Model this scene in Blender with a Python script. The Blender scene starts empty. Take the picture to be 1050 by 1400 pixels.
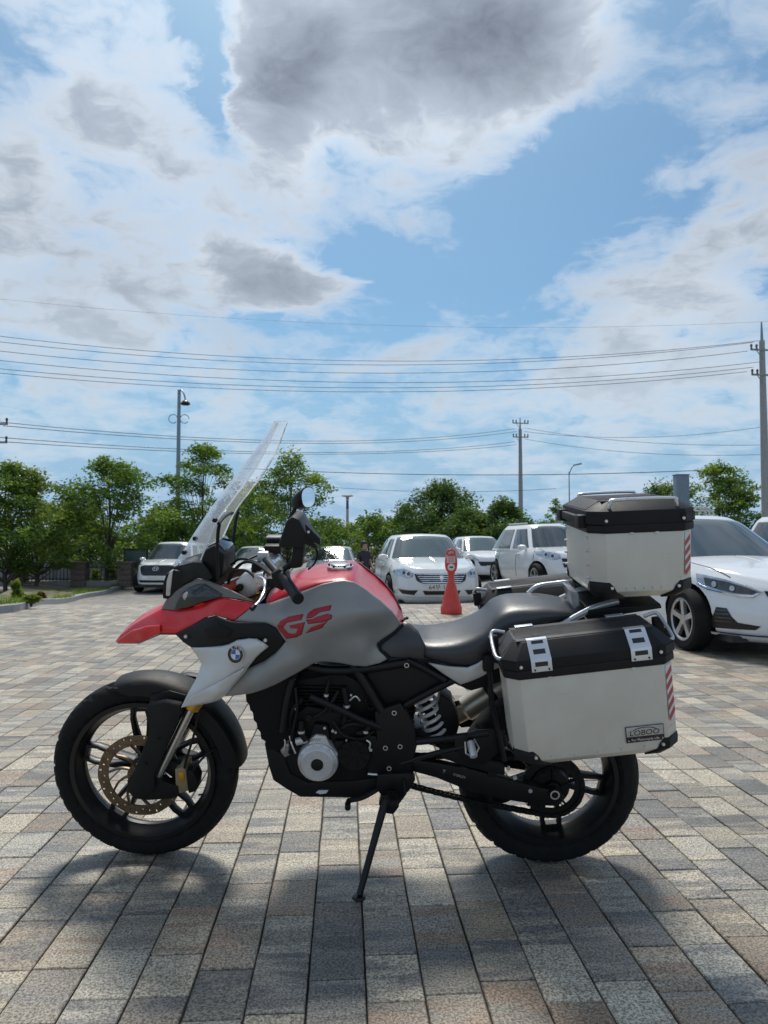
import bpy, bmesh, math, random
import numpy as np
from mathutils import Vector, Matrix
from mathutils.geometry import delaunay_2d_cdt
R = math.radians
random.seed(7)
SC = bpy.context.scene
COL = SC.collection

# ---------------------------------------------------------------- camera
cam_data = bpy.data.cameras.new('camera')
cam = bpy.data.objects.new('camera', cam_data)
COL.objects.link(cam)
cam.location = (0, 0, 1.12)
cam.rotation_euler = (R(90 + 2.48), 0, R(-3.12))
cam_data.sensor_fit = 'VERTICAL'
cam_data.sensor_height = 36
cam_data.lens = 24.9686
cam_data.clip_start = .05
cam_data.clip_end = 3000
cam_data.dof.use_dof = True
cam_data.dof.focus_distance = 2.5
cam_data.dof.aperture_fstop = 8.0
SC.camera = cam
# ---------------------------------------------------------------- sun, sky, exposure
SUN_EL, SUN_AZ = 59, -3          # degrees; azimuth from +Y towards +X
sun_data = bpy.data.lights.new('sun', 'SUN')
sun = bpy.data.objects.new('sun', sun_data)
COL.objects.link(sun)
sun_data.energy = 2.2
sun_data.angle = R(13)
sun_data.color = (1, .95, .87)
sun.rotation_euler = (R(-(90 - SUN_EL)), 0, R(-SUN_AZ))
sun.location = (0, 30, 40)

SC.view_settings.view_transform = 'Standard'
SC.view_settings.look = 'None'
SC.view_settings.exposure = 0.52
SC.view_settings.gamma = 1.0
SC.view_settings.use_curve_mapping = False
SC.cycles.max_bounces = 8
SC.cycles.transparent_max_bounces = 12
SC.cycles.use_denoising = True


class NT:
    """small helper to write node trees"""
    def __init__(self, tree):
        self.t = tree
        self.n = tree.nodes
        self.n.clear()

    def add(self, typ, **kw):
        nd = self.n.new(typ)
        for k, v in kw.items():
            setattr(nd, k, v)
        return nd

    def put(self, sock, v):
        if isinstance(v, bpy.types.NodeSocket):
            self.t.links.new(v, sock)
        else:
            if sock.type == 'RGBA' and len(v) == 3:
                v = (*v, 1)
            sock.default_value = v

    def math(self, op, a, b=0.0, c=0.0, clamp=False):
        nd = self.add('ShaderNodeMath', operation=op, use_clamp=clamp)
        for i, v in enumerate((a, b, c)):
            self.put(nd.inputs[i], v)
        return nd.outputs[0]

    def vmath(self, op, a, b=(0, 0, 0)):
        nd = self.add('ShaderNodeVectorMath', operation=op)
        self.put(nd.inputs[0], a)
        self.put(nd.inputs[3] if op == 'SCALE' else nd.inputs[1], b)
        return nd.outputs['Value' if op in ('DOT_PRODUCT', 'LENGTH') else 'Vector']

    def mix(self, f, a, b, typ='RGBA', blend='MIX'):
        nd = self.add('ShaderNodeMix', data_type=typ, blend_type=blend)
        i = {'RGBA': (6, 7, 2), 'FLOAT': (2, 3, 0), 'VECTOR': (4, 5, 1)}[typ]
        self.put(nd.inputs[0], f)
        self.put(nd.inputs[i[0]], a)
        self.put(nd.inputs[i[1]], b)
        return nd.outputs[i[2]]

    def noise(self, vec, scale, detail=3, rough=.55, out=0, dist=0.0):
        nd = self.add('ShaderNodeTexNoise')
        if vec is not None:
            self.put(nd.inputs['Vector'], vec)
        nd.inputs['Scale'].default_value = scale
        nd.inputs['Detail'].default_value = detail
        nd.inputs['Roughness'].default_value = rough
        nd.inputs['Distortion'].default_value = dist
        return nd.outputs[out]

    def ramp(self, f, stops, interp='LINEAR'):
        nd = self.add('ShaderNodeValToRGB')
        cr = nd.color_ramp
        cr.interpolation = interp
        while len(cr.elements) < len(stops):
            cr.elements.new(.5)
        for e, (p, c) in zip(cr.elements, stops):
            e.position = p
            e.color = (*c, 1) if len(c) == 3 else c
        self.put(nd.inputs[0], f)
        return nd.outputs[0]

    def smooth(self, v, a, b):
        nd = self.add('ShaderNodeMapRange', interpolation_type='SMOOTHSTEP')
        self.put(nd.inputs[0], v)
        nd.inputs[1].default_value = a
        nd.inputs[2].default_value = b
        return nd.outputs[0]


# world: clear Nishita sky with broken, back-lit cumulus
world = bpy.data.worlds.new('World')
SC.world = world
world.use_nodes = True
W = NT(world.node_tree)
sky = W.add('ShaderNodeTexSky', sky_type='NISHITA', sun_disc=False, sun_elevation=R(SUN_EL), sun_rotation=R(SUN_AZ),
            air_density=1.0, dust_density=1.5, ozone_density=2.0)
tc = W.add('ShaderNodeTexCoord')
gen = tc.outputs['Generated']
sep = W.add('ShaderNodeSeparateXYZ')
W.put(sep.inputs[0], gen)
dx, dy, dz = sep.outputs
# the cloud sheet: direction projected on a level layer, flattened towards the horizon
den = W.math('ADD', W.math('MAXIMUM', dz, 0.0), .22)
comb = W.add('ShaderNodeCombineXYZ')
W.put(comb.inputs[0], W.math('DIVIDE', dx, den))
W.put(comb.inputs[1], W.math('DIVIDE', dy, den))
W.put(comb.inputs[2], W.math('MULTIPLY', dz, 1.3))
cl = comb.outputs[0]
warp = W.noise(cl, 2.2, 4, .6, out=1)
clw = W.vmath('ADD', cl, W.vmath('SCALE', W.vmath('SUBTRACT', warp, (.5, .5, .5)), .32))
n_big = W.noise(clw, 1.5, 3, .5)
n_fine = W.noise(clw, 4.4, 8, .60)
n_wisp = W.noise(clw, 11.0, 6, .62)
low_d = W.math('MULTIPLY', n_big, .46)
dens = W.math('ADD', W.math('MULTIPLY', n_fine, .56), W.math('MULTIPLY', W.math('SUBTRACT', n_wisp, .5), .18))
# the cloud masses over the car park: (azimuth, elevation, radius az, radius el, tilt, amount)
az = W.math('MULTIPLY', W.math('ARCTAN2', dx, dy), 180 / math.pi)
el = W.math('MULTIPLY', W.math('ARCSINE', dz), 180 / math.pi)
wv = W.add('ShaderNodeSeparateXYZ')
W.put(wv.inputs[0], W.noise(clw, 2.6, 6, .62, out=1))
az = W.math('ADD', az, W.math('MULTIPLY', W.math('SUBTRACT', wv.outputs[0], .5), 16))
el = W.math('ADD', el, W.math('MULTIPLY', W.math('SUBTRACT', wv.outputs[1], .5), 11))
MASSES = [
    (9.5, 37.5, 12, 7.5, -6, .46), (-4.5, 33, 4.2, 7, 15, .34), (-5.5, 20.3, 5.0, 3.2, 0, .30), (-18, 28, 10, 8, 25, .0), (-14, 33, 6, 5, 0, -.07), (-26, 24, 4, 5, 0, .15), (-17, 35, 7, 3, 0, .06),
    (-11, 21, 6, 4, 10, .06), (25, 16.5, 13, 4.2, 32, .13), (16, 25.5, 9, 5.5, 40, -.25), (23, 35, 6.5, 8, 0, -.17), (-11, 33.5, 1.8, 5, 20, -.20),
    (4.5, 23.2, 4, 2.6, 30, -.10), (31, 31, 5, 5, 0, -.10)]
for a0, e0, ra, re_, tl, am in MASSES:
    u = W.math('SUBTRACT', az, a0)
    v = W.math('SUBTRACT', el, e0)
    c, s = math.cos(R(tl)), math.sin(R(tl))
    uu = W.math('DIVIDE', W.math('ADD', W.math('MULTIPLY', u, c), W.math('MULTIPLY', v, s)), ra)
    vv = W.math('DIVIDE', W.math('SUBTRACT', W.math('MULTIPLY', v, c), W.math('MULTIPLY', u, s)), re_)
    d2 = W.math('ADD', W.math('MULTIPLY', uu, uu), W.math('MULTIPLY', vv, vv))
    g = W.smooth(W.math('SQRT', d2), 1.5, .0)
    low_d = W.math('ADD', low_d, W.math('MULTIPLY', g, am))
dens = W.math('ADD', dens, low_d)
cover = W.smooth(dens, .43, .64)
body = W.math('ADD', W.math('MULTIPLY', low_d, 1.0), W.math('ADD', W.math('MULTIPLY', n_fine, .80), W.math('MULTIPLY', W.math('SUBTRACT', n_wisp, .5), .26)))
shade = W.ramp(W.math('SUBTRACT', body, .45),
               [(0.0, (.93, .93, .93)), (.12, (.84, .85, .86)), (.21, (.56, .61, .67)), (.36, (.33, .38, .45)), (.80, (.11, .13, .175))])
# air between: far clouds and the sky near the horizon turn hazy blue
sd = (math.sin(R(SUN_AZ)) * math.cos(R(SUN_EL)), math.cos(R(SUN_AZ)) * math.cos(R(SUN_EL)), math.sin(R(SUN_EL)))
glow = W.smooth(W.vmath('DOT_PRODUCT', gen, sd), .72, 1.0)       # thin cloud lights up towards the sun
shade = W.vmath('SCALE', shade, W.math('ADD', .94, W.math('MULTIPLY', glow, .28)))
low = W.smooth(dz, .42, .05)
shade = W.mix(W.math('MULTIPLY', low, .80), shade, (.47, .56, .65))
skyc = W.vmath('SCALE', sky.outputs[0], .072)
skyc = W.mix(1.0, skyc, (.70, 1.0, 1.09), blend='MULTIPLY')
skyc = W.mix(W.smooth(dz, .34, .0), skyc, (.25, .39, .55))
bg = W.add('ShaderNodeBackground')
W.put(bg.inputs[0], W.mix(W.math('MULTIPLY', cover, W.math('SUBTRACT', 1.0, W.math('MULTIPLY', W.smooth(dz, .2, .0), .35))), skyc, shade))
bg.inputs[1].default_value = .92
wo = W.add('ShaderNodeOutputWorld')
world.node_tree.links.new(bg.outputs[0], wo.inputs[0])


# ---------------------------------------------------------------- materials
MATS = {}


def mat(name, col, rough=.5, metal=0.0, var=.08, vscale=9.0, bump=0.0, bscale=60.0, coat=0.0, spec=.5, fn=None):
    if name in MATS:
        return MATS[name]
    m = bpy.data.materials.new(name)
    m.use_nodes = True
    t = NT(m.node_tree)
    p = t.add('ShaderNodeBsdfPrincipled')
    o = t.add('ShaderNodeOutputMaterial')
    m.node_tree.links.new(p.outputs[0], o.inputs[0])
    tc = t.add('ShaderNodeTexCoord').outputs['Object']
    n = t.noise(tc, vscale, 5, .6)
    k = t.smooth(n, .25, .75)
    c1 = tuple(min(1, c * (1 + var)) for c in col)
    c0 = tuple(c * (1 - var) for c in col)
    t.put(p.inputs['Base Color'], t.mix(k, c0, c1))
    n2 = t.noise(tc, vscale * 3.1, 4, .6)
    t.put(p.inputs['Roughness'], t.math('ADD', rough, t.math('MULTIPLY', t.math('SUBTRACT', n2, .5), min(rough, .3) * .7), clamp=True))
    p.inputs['Metallic'].default_value = metal
    p.inputs['Specular IOR Level'].default_value = spec
    if coat:
        p.inputs['Coat Weight'].default_value = coat
        p.inputs['Coat Roughness'].default_value = .05
    if bump:
        b = t.add('ShaderNodeBump')
        b.inputs['Strength'].default_value = bump
        b.inputs['Distance'].default_value = .002
        t.put(b.inputs['Height'], t.noise(tc, bscale, 3, .6))
        m.node_tree.links.new(b.outputs[0], p.inputs['Normal'])
    if fn:
        fn(t, p, tc)
    MATS[name] = m
    return m


def glass(name, tint, rough=.02, alpha=.25, ior=.6):
    """thin sheet: part clear, part reflecting"""
    if name in MATS:
        return MATS[name]
    m = bpy.data.materials.new(name)
    m.use_nodes = True
    t = NT(m.node_tree)
    tr = t.add('ShaderNodeBsdfTransparent')
    t.put(tr.inputs[0], tint)
    gl = t.add('ShaderNodeBsdfGlossy')
    gl.inputs['Roughness'].default_value = rough
    t.put(gl.inputs[0], (.95, .97, 1))
    df = t.add('ShaderNodeBsdfTranslucent')
    t.put(df.inputs[0], (.85, .87, .9))
    lw = t.add('ShaderNodeLayerWeight')
    lw.inputs[0].default_value = .5
    fr = t.math('ADD', .03, t.math('MULTIPLY', t.math('POWER', lw.outputs['Facing'], 4.0), ior))
    mx = t.add('ShaderNodeMixShader')
    t.put(mx.inputs[0], fr)
    m.node_tree.links.new(tr.outputs[0], mx.inputs[1])
    m.node_tree.links.new(gl.outputs[0], mx.inputs[2])
    mx2 = t.add('ShaderNodeMixShader')
    mx2.inputs[0].default_value = alpha
    m.node_tree.links.new(mx.outputs[0], mx2.inputs[1])
    m.node_tree.links.new(df.outputs[0], mx2.inputs[2])
    o = t.add('ShaderNodeOutputMaterial')
    m.node_tree.links.new(mx2.outputs[0], o.inputs[0])
    MATS[name] = m
    return m


# ---------------------------------------------------------------- mesh helpers
def mesh(name, verts, faces, m, parent=None, sharp=38, recalc=True, bevel=0.0):
    me = bpy.data.meshes.new(name)
    me.from_pydata([tuple(v) for v in verts], [], faces)
    if recalc or bevel:
        bm = bmesh.new()
        bm.from_mesh(me)
        bmesh.ops.remove_doubles(bm, verts=bm.verts, dist=1e-5)
        if recalc:
            bmesh.ops.recalc_face_normals(bm, faces=bm.faces)
        if bevel:
            es = [e for e in bm.edges if len(e.link_faces) == 2 and e.calc_face_angle(0) > R(28)]
            bmesh.ops.bevel(bm, geom=es, offset=bevel, segments=2, profile=.6, affect='EDGES', clamp_overlap=True)
        bm.to_mesh(me)
        bm.free()
    me.polygons.foreach_set('use_smooth', [True] * len(me.polygons))
    if sharp < 180:
        me.set_sharp_from_angle(angle=R(sharp))
    me.update()
    if m is not None:
        me.materials.append(m)
    o = bpy.data.objects.new(name, me)
    COL.objects.link(o)
    if parent is not None:
        o.parent = parent
    return o


def empty(name, loc=(0, 0, 0), rot=(0, 0, 0), parent=None):
    o = bpy.data.objects.new(name, None)
    COL.objects.link(o)
    o.location = loc
    o.rotation_euler = rot
    o.parent = parent
    return o


def tag(o, label=None, cat=None, group=None, kind=None):
    for k, v in (('label', label), ('category', cat), ('group', group), ('kind', kind)):
        if v:
            o[k] = v
    return o


class G:
    """gathers vertices and faces of ONE piece"""
    def __init__(self):
        self.v = []
        self.f = []

    def raw(self, vs, fs):
        k = len(self.v)
        self.v += [tuple(a) for a in vs]
        self.f += [tuple(i + k for i in f) for f in fs]
        return self

    def box(self, c, s, rot=None):
        x, y, z = (a / 2 for a in s)
        vs = [Vector((sx * x, sy * y, sz * z)) for sx in (-1, 1) for sy in (-1, 1) for sz in (-1, 1)]
        if rot is not None:
            vs = [rot @ v for v in vs]
        vs = [v + Vector(c) for v in vs]
        return self.raw(vs, [(0, 1, 3, 2), (4, 6, 7, 5), (0, 4, 5, 1), (2, 3, 7, 6), (0, 2, 6, 4), (1, 5, 7, 3)])

    def tube(self, path, r, n=10, cap=True, closed=False, flat=1.0):
        P = [Vector(p) for p in path]
        rs = r if isinstance(r, (list, tuple)) else [r] * len(P)
        m = len(P)
        prev = None
        vs = []
        for i, p in enumerate(P):
            a = P[(i - 1) % m] if (closed or i > 0) else P[i]
            b = P[(i + 1) % m] if (closed or i < m - 1) else P[i]
            t = (b - a).normalized()
            if prev is None:
                up = Vector((0, 0, 1)) if abs(t.z) < .9 else Vector((1, 0, 0))
                u = t.cross(up).normalized()
            else:
                u = (prev - t * prev.dot(t)).normalized()
            prev = u
            w = t.cross(u)
            for k in range(n):
                an = 2 * math.pi * k / n
                vs.append(p + u * (rs[i] * math.cos(an)) + w * (rs[i] * flat * math.sin(an)))
        fs = []
        for i in range(m if closed else m - 1):
            j = (i + 1) % m
            for k in range(n):
                q = (k + 1) % n
                fs.append((i * n + k, i * n + q, j * n + q, j * n + k))
        if cap and not closed:
            fs.append(tuple(range(n))[::-1])
            fs.append(tuple(range((m - 1) * n, m * n)))
        return self.raw(vs, fs)

    def cyl(self, a, b, r, n=16, r2=None):
        return self.tube([a, b], [r, r if r2 is None else r2], n)

    def lathe(self, prof, c=(0, 0, 0), axis='y', n=48, closed=False, a0=0, a1=360):
        """prof: list of (radius, along axis)"""
        full = abs(a1 - a0) >= 359.9
        m = n if full else n + 1
        vs = []
        for i in range(m):
            an = R(a0 + (a1 - a0) * i / n)
            cs, sn = math.cos(an), math.sin(an)
            for r, h in prof:
                if axis == 'y':
                    vs.append((c[0] + r * cs, c[1] + h, c[2] + r * sn))
                elif axis == 'z':
                    vs.append((c[0] + r * cs, c[1] + r * sn, c[2] + h))
                else:
                    vs.append((c[0] + h, c[1] + r * cs, c[2] + r * sn))
        k = len(prof)
        fs = []
        for i in range(n):
            j = (i + 1) % m
            for q in range(k if closed else k - 1):
                p = (q + 1) % k
                fs.append((i * k + q, i * k + p, j * k + p, j * k + q))
        return self.raw(vs, fs)

    def prism(self, out, y0, y1):
        """outline of (x,z), extruded between y0 and y1"""
        n = len(out)
        vs = [(x, y0, z) for x, z in out] + [(x, y1, z) for x, z in out]
        fs = [tuple(range(n)), tuple(range(2 * n - 1, n - 1, -1))]
        fs += [(i, i + n, (i + 1) % n + n, (i + 1) % n) for i in range(n)]
        return self.raw(vs, fs)

    def loft(self, secs, cap=True, closed=True):
        n = len(secs[0])
        vs = [p for s in secs for p in s]
        fs = []
        for i in range(len(secs) - 1):
            for k in range(n if closed else n - 1):
                q = (k + 1) % n
                fs.append((i * n + k, i * n + q, (i + 1) * n + q, (i + 1) * n + k))
        if cap and closed:
            fs.append(tuple(range(n))[::-1])
            fs.append(tuple(range(len(vs) - n, len(vs))))
        return self.raw(vs, fs)

    def out(self, name, m, parent=None, **kw):
        return mesh(name, self.v, self.f, m, parent, **kw)


def crom(P, sub=6, closed=False):
    """smooth curve through points"""
    P = [np.array(p, float) for p in P]
    n = len(P)
    out = []
    for i in range(n if closed else n - 1):
        p0 = P[(i - 1) % n] if closed or i > 0 else 2 * P[0] - P[1]
        p1, p2 = P[i], P[(i + 1) % n]
        p3 = P[(i + 2) % n] if closed or i < n - 2 else 2 * P[-1] - P[-2]
        for k in range(sub):
            t = k / sub
            out.append(tuple(.5 * (2 * p1 + (p2 - p0) * t + (2 * p0 - 5 * p1 + 4 * p2 - p3) * t * t + (3 * p1 - p0 - 3 * p2 + p3) * t ** 3)))
    if not closed:
        out.append(tuple(P[-1]))
    return out


def tps(P):
    """smooth field y(x,z) through points (x,y,z)"""
    P = np.array(P, float)
    xy = P[:, [0, 2]]
    n = len(P)

    def U(r2):
        return np.where(r2 > 1e-12, r2 * np.log(np.maximum(r2, 1e-12)), 0)
    d = ((xy[:, None] - xy[None]) ** 2).sum(-1)
    A = np.zeros((n + 3, n + 3))
    A[:n, :n] = U(d) + np.eye(n) * 1e-5
    A[:n, n] = A[n, :n] = 1
    A[:n, n + 1:] = xy
    A[n + 1:, :n] = xy.T
    w = np.linalg.solve(A, np.concatenate([P[:, 1], [0, 0, 0]]))

    def f(Q):
        Q = np.asarray(Q, float)
        d = ((Q[:, None] - xy[None]) ** 2).sum(-1)
        return U(d) @ w[:n] + w[n] + Q @ w[n + 1:]
    return f


def inside(p, poly):
    x, y = p
    c = False
    j = len(poly) - 1
    for i in range(len(poly)):
        (xi, yi), (xj, yj) = poly[i], poly[j]
        if (yi > y) != (yj > y) and x < (xj - xi) * (y - yi) / (yj - yi) + xi:
            c = not c
        j = i
    return c


def panel(name, outline, ctrl, m, parent, thick=.004, roll=.006, step=.014, smooth=0, lift=0.0, field=None, both=False, sharp=40):
    """curved body panel: outline and control points (x,y,z) in bike space, y negative = left side; rolled edge and real thickness"""
    f = field or tps(list(outline) + list(ctrl))
    P = crom(outline, smooth, True) if smooth else outline
    pts = []
    n = len(P)
    for i in range(n):
        a, b = np.array(P[i], float)[[0, 2]], np.array(P[(i + 1) % n], float)[[0, 2]]
        k = max(1, int(np.hypot(*(b - a)) / step))
        pts += [tuple(a + (b - a) * j / k) for j in range(k)]
    ar = sum(pts[i][0] * pts[(i + 1) % len(pts)][1] - pts[(i + 1) % len(pts)][0] * pts[i][1] for i in range(len(pts)))
    if ar < 0:
        pts = pts[::-1]
    nb = len(pts)
    B = np.array(pts)
    nxt = np.roll(B, -1, 0) - np.roll(B, 1, 0)
    nrm = np.stack([-nxt[:, 1], nxt[:, 0]], 1)
    nrm /= np.maximum(np.hypot(nrm[:, 0], nrm[:, 1]), 1e-9)[:, None]
    A, D = B, np.roll(B, -1, 0) - B
    L2 = np.maximum((D ** 2).sum(1), 1e-12)

    def dist(q):
        t = np.clip(((q - A) * D).sum(1) / L2, 0, 1)
        return np.sqrt((((A + D * t[:, None]) - q) ** 2).sum(1).min())
    inner = []
    for fr in (.35, 1.0):
        for q in B + nrm * roll * fr:
            if inside(q, pts) and dist(q) > roll * fr * .85:
                inner.append(q)
    lo, hi = B.min(0), B.max(0)
    for gx in np.arange(lo[0] + step * .5, hi[0], step):
        for gz in np.arange(lo[1] + step * .5, hi[1], step):
            q = np.array((gx, gz))
            if inside(q, pts) and dist(q) > roll + step * .35:
                inner.append(q)
    Q = np.array(list(B) + inner)
    vs2, es, fs, *_ = delaunay_2d_cdt([Vector(q) for q in Q], [(i, (i + 1) % nb) for i in range(nb)], [], 1, 1e-6)
    V2 = np.array([tuple(v) for v in vs2])
    y = f(V2) - lift
    for i, q in enumerate(V2):
        d = dist(q)
        if d < roll:
            k = 1 - d / roll
            y[i] += roll * (1 - math.sqrt(max(0, 1 - k * k))) * .8
    nv = len(V2)
    vs = [(V2[i][0], y[i], V2[i][1]) for i in range(nv)]
    vs += [(V2[i][0], max(y[i], f(V2[i:i + 1])[0] - lift) + thick, V2[i][1]) for i in range(nv)]
    faces = [tuple(t) for t in fs]
    ec = {}
    for t in faces:
        for a, b in zip(t, t[1:] + t[:1]):
            ec[(a, b)] = 1
    wall = [(a, b) for a, b in ec if (b, a) not in ec]
    fall = faces + [tuple(i + nv for i in t[::-1]) for t in faces] + [(b, a, a + nv, b + nv) for a, b in wall]
    o = mesh(name, vs, fall, m, parent, sharp=sharp)
    if both:
        mesh(name, [(a, -b, c) for a, b, c in vs], [t[::-1] for t in fall], m, parent, sharp=sharp)
    return o


def text(name, body, size, m, parent, mtx, extrude=.0006, align='CENTER', shear=0.0, sx=1.0):
    cu = bpy.data.curves.new(name, 'FONT')
    cu.body = body
    cu.size = size
    cu.extrude = extrude
    cu.align_x = align
    cu.align_y = 'CENTER'
    cu.shear = shear
    tmp = bpy.data.objects.new('tmp', cu)
    COL.objects.link(tmp)
    bpy.context.view_layer.update()
    me = bpy.data.meshes.new_from_object(tmp.evaluated_get(bpy.context.evaluated_depsgraph_get()))
    bpy.data.objects.remove(tmp)
    me.name = name
    me.materials.clear()
    me.materials.append(m)
    o = bpy.data.objects.new(name, me)
    COL.objects.link(o)
    o.parent = parent
    if len(body) > 6:
        o['kind'] = 'stuff'
    o.matrix_local = mtx @ Matrix.Diagonal((sx, 1, 1, 1))
    return o


def frame(origin, right, up):
    """matrix whose x is right, y is up, z faces out"""
    r = Vector(right).normalized()
    u = Vector(up)
    z = r.cross(u).normalized()
    u = z.cross(r)
    M = Matrix((r, u, z)).transposed().to_4x4()
    M.translation = Vector(origin)
    return M


def lerp(a, b, t):
    return a + (b - a) * t


def sstep(x):
    x = max(0.0, min(1.0, x))
    return x * x * (3 - 2 * x)


# ---------------------------------------------------------------- ground
def drop(x, y):
    """the car park falls away gently towards the back"""
    return -.62 * sstep((y - 11) / 12) * sstep((6 - x) / 5)


def mat_paving(name, source):
    def fn(t, p, tc):
        pos = t.add('ShaderNodeNewGeometry').outputs['Position']
        if source == 'object':
            r = t.add('ShaderNodeObjectInfo').outputs['Random']
        else:
            at = t.add('ShaderNodeAttribute', attribute_name='tone')
            r = at.outputs['Fac']
        r2 = t.math('FRACT', t.math('MULTIPLY', r, 37.17))
        r3 = t.math('FRACT', t.math('MULTIPLY', r, 91.7))
        pal = [(0, (.27, .255, .225)), (.2, (.36, .33, .275)), (.36, (.225, .22, .21)), (.5, (.31, .26, .205)), (.62, (.33, .315, .28)),
               (.76, (.23, .205, .175)), (.88, (.39, .35, .285)), (1, (.28, .265, .24))]
        c1 = t.ramp(r, pal, 'CONSTANT')
        c2 = t.ramp(r2, [(0, (.150, .148, .148)), (.25, (.42, .39, .33)), (.45, (.30, .225, .17)), (.62, (.38, .335, .26)), (.8, (.155, .155, .158)), (1, (.40, .385, .34))], 'CONSTANT')
        off = t.add('ShaderNodeCombineXYZ')
        t.put(off.inputs[0], t.math('MULTIPLY', r, 53.0))
        t.put(off.inputs[1], t.math('MULTIPLY', r3, 71.0))
        v = t.vmath('ADD', t.vmath('MULTIPLY', pos, (2.6, 13.0, 1)), off.outputs[0])
        band = t.smooth(t.noise(v, 1.0, 5, .62), .43, .60)
        c = t.mix(t.math('MULTIPLY', band, .95), c1, c2)
        c = t.mix(1.0, c, t.math('ADD', .76, t.math('MULTIPLY', r3, .48)), blend='MULTIPLY')
        sp = t.noise(pos, 150, 2, .8)
        sp2 = t.noise(pos, 60, 4, .65)
        grain = t.math('ADD', t.math('MULTIPLY', t.smooth(sp, .36, .64), 1.25), t.math('MULTIPLY', sp2, .7))
        grain = t.math('ADD', grain, .07)
        big = t.math('ADD', .74, t.math('MULTIPLY', t.noise(pos, .55, 4, .6), .34))
        spot = t.smooth(t.noise(pos, 2.3, 5, .7), .66, .76)
        big = t.math('MULTIPLY', big, t.math('SUBTRACT', 1.0, t.math('MULTIPLY', spot, .32)))
        c = t.mix(1.0, c, t.math('MULTIPLY', grain, big), blend='MULTIPLY')
        c = t.mix(1.0, c, (1.0, .96, .895), blend='MULTIPLY')
        t.put(p.inputs['Base Color'], c)
        b = t.add('ShaderNodeBump')
        b.inputs['Strength'].default_value = .45
        b.inputs['Distance'].default_value = .0022
        t.put(b.inputs['Height'], t.math('ADD', sp, t.math('MULTIPLY', sp2, .7)))
        t.t.links.new(b.outputs[0], p.inputs['Normal'])
        p.inputs['Roughness'].default_value = .88
        for l in list(p.inputs['Roughness'].links):
            t.t.links.remove(l)
        p.inputs['Roughness'].default_value = .55
        p.inputs['Specular IOR Level'].default_value = .5
    return mat(name, (.3, .3, .3), fn=fn)


def mat_ground():
    def fn(t, p, tc):
        pos = t.add('ShaderNodeNewGeometry').outputs['Position']
        br = t.add('ShaderNodeTexBrick')
        br.inputs['Scale'].default_value = 1.0
        br.inputs['Brick Width'].default_value = .2
        br.inputs['Row Height'].default_value = .146
        br.inputs['Mortar Size'].default_value = .003
        sw = t.add('ShaderNodeSeparateXYZ')
        t.put(sw.inputs[0], pos)
        cm = t.add('ShaderNodeCombineXYZ')
        t.put(cm.inputs[0], sw.outputs[1])
        t.put(cm.inputs[1], sw.outputs[0])
        t.put(br.inputs['Vector'], cm.outputs[0])
        t.put(br.inputs['Color1'], (.20, .19, .172))
        t.put(br.inputs['Color2'], (.30, .28, .245))
        t.put(br.inputs['Mortar'], (.12, .115, .11))
        far = t.smooth(sw.outputs[1], 15.2, 15.8)
        side = t.math('MAXIMUM', far, t.smooth(t.math('ABSOLUTE', sw.outputs[0]), 30, 31))
        near = t.math('MULTIPLY', t.smooth(sw.outputs[1], 1.0, .9), 1.0)
        # outside the laid courses the printed pattern takes over
        x_, y_ = sw.outputs[0], sw.outputs[1]
        lft = t.math('LESS_THAN', t.math('ADD', x_, t.math('ADD', t.math('MULTIPLY', y_, .80), 1.05)), 0.0)
        rgt_ = t.math('GREATER_THAN', t.math('SUBTRACT', x_, t.math('ADD', t.math('MULTIPLY', y_, .90), 1.05)), 0.0)
        side = t.math('MAXIMUM', side, t.math('MAXIMUM', lft, rgt_))
        k = t.math('MAXIMUM', side, near)
        sand = t.smooth(t.noise(pos, 3.0, 5, .65), .45, .7)
        c = t.mix(k, t.mix(sand, (.030, .028, .025), (.11, .098, .078)), br.outputs[0])
        n = t.noise(pos, .7, 5, .6)
        t.put(p.inputs['Base Color'], t.mix(1.0, c, t.math('ADD', .75, t.math('MULTIPLY', n, .5)), blend='MULTIPLY'))
    return mat('paving_bed', (.2, .2, .2), rough=.9, fn=fn)


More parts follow.
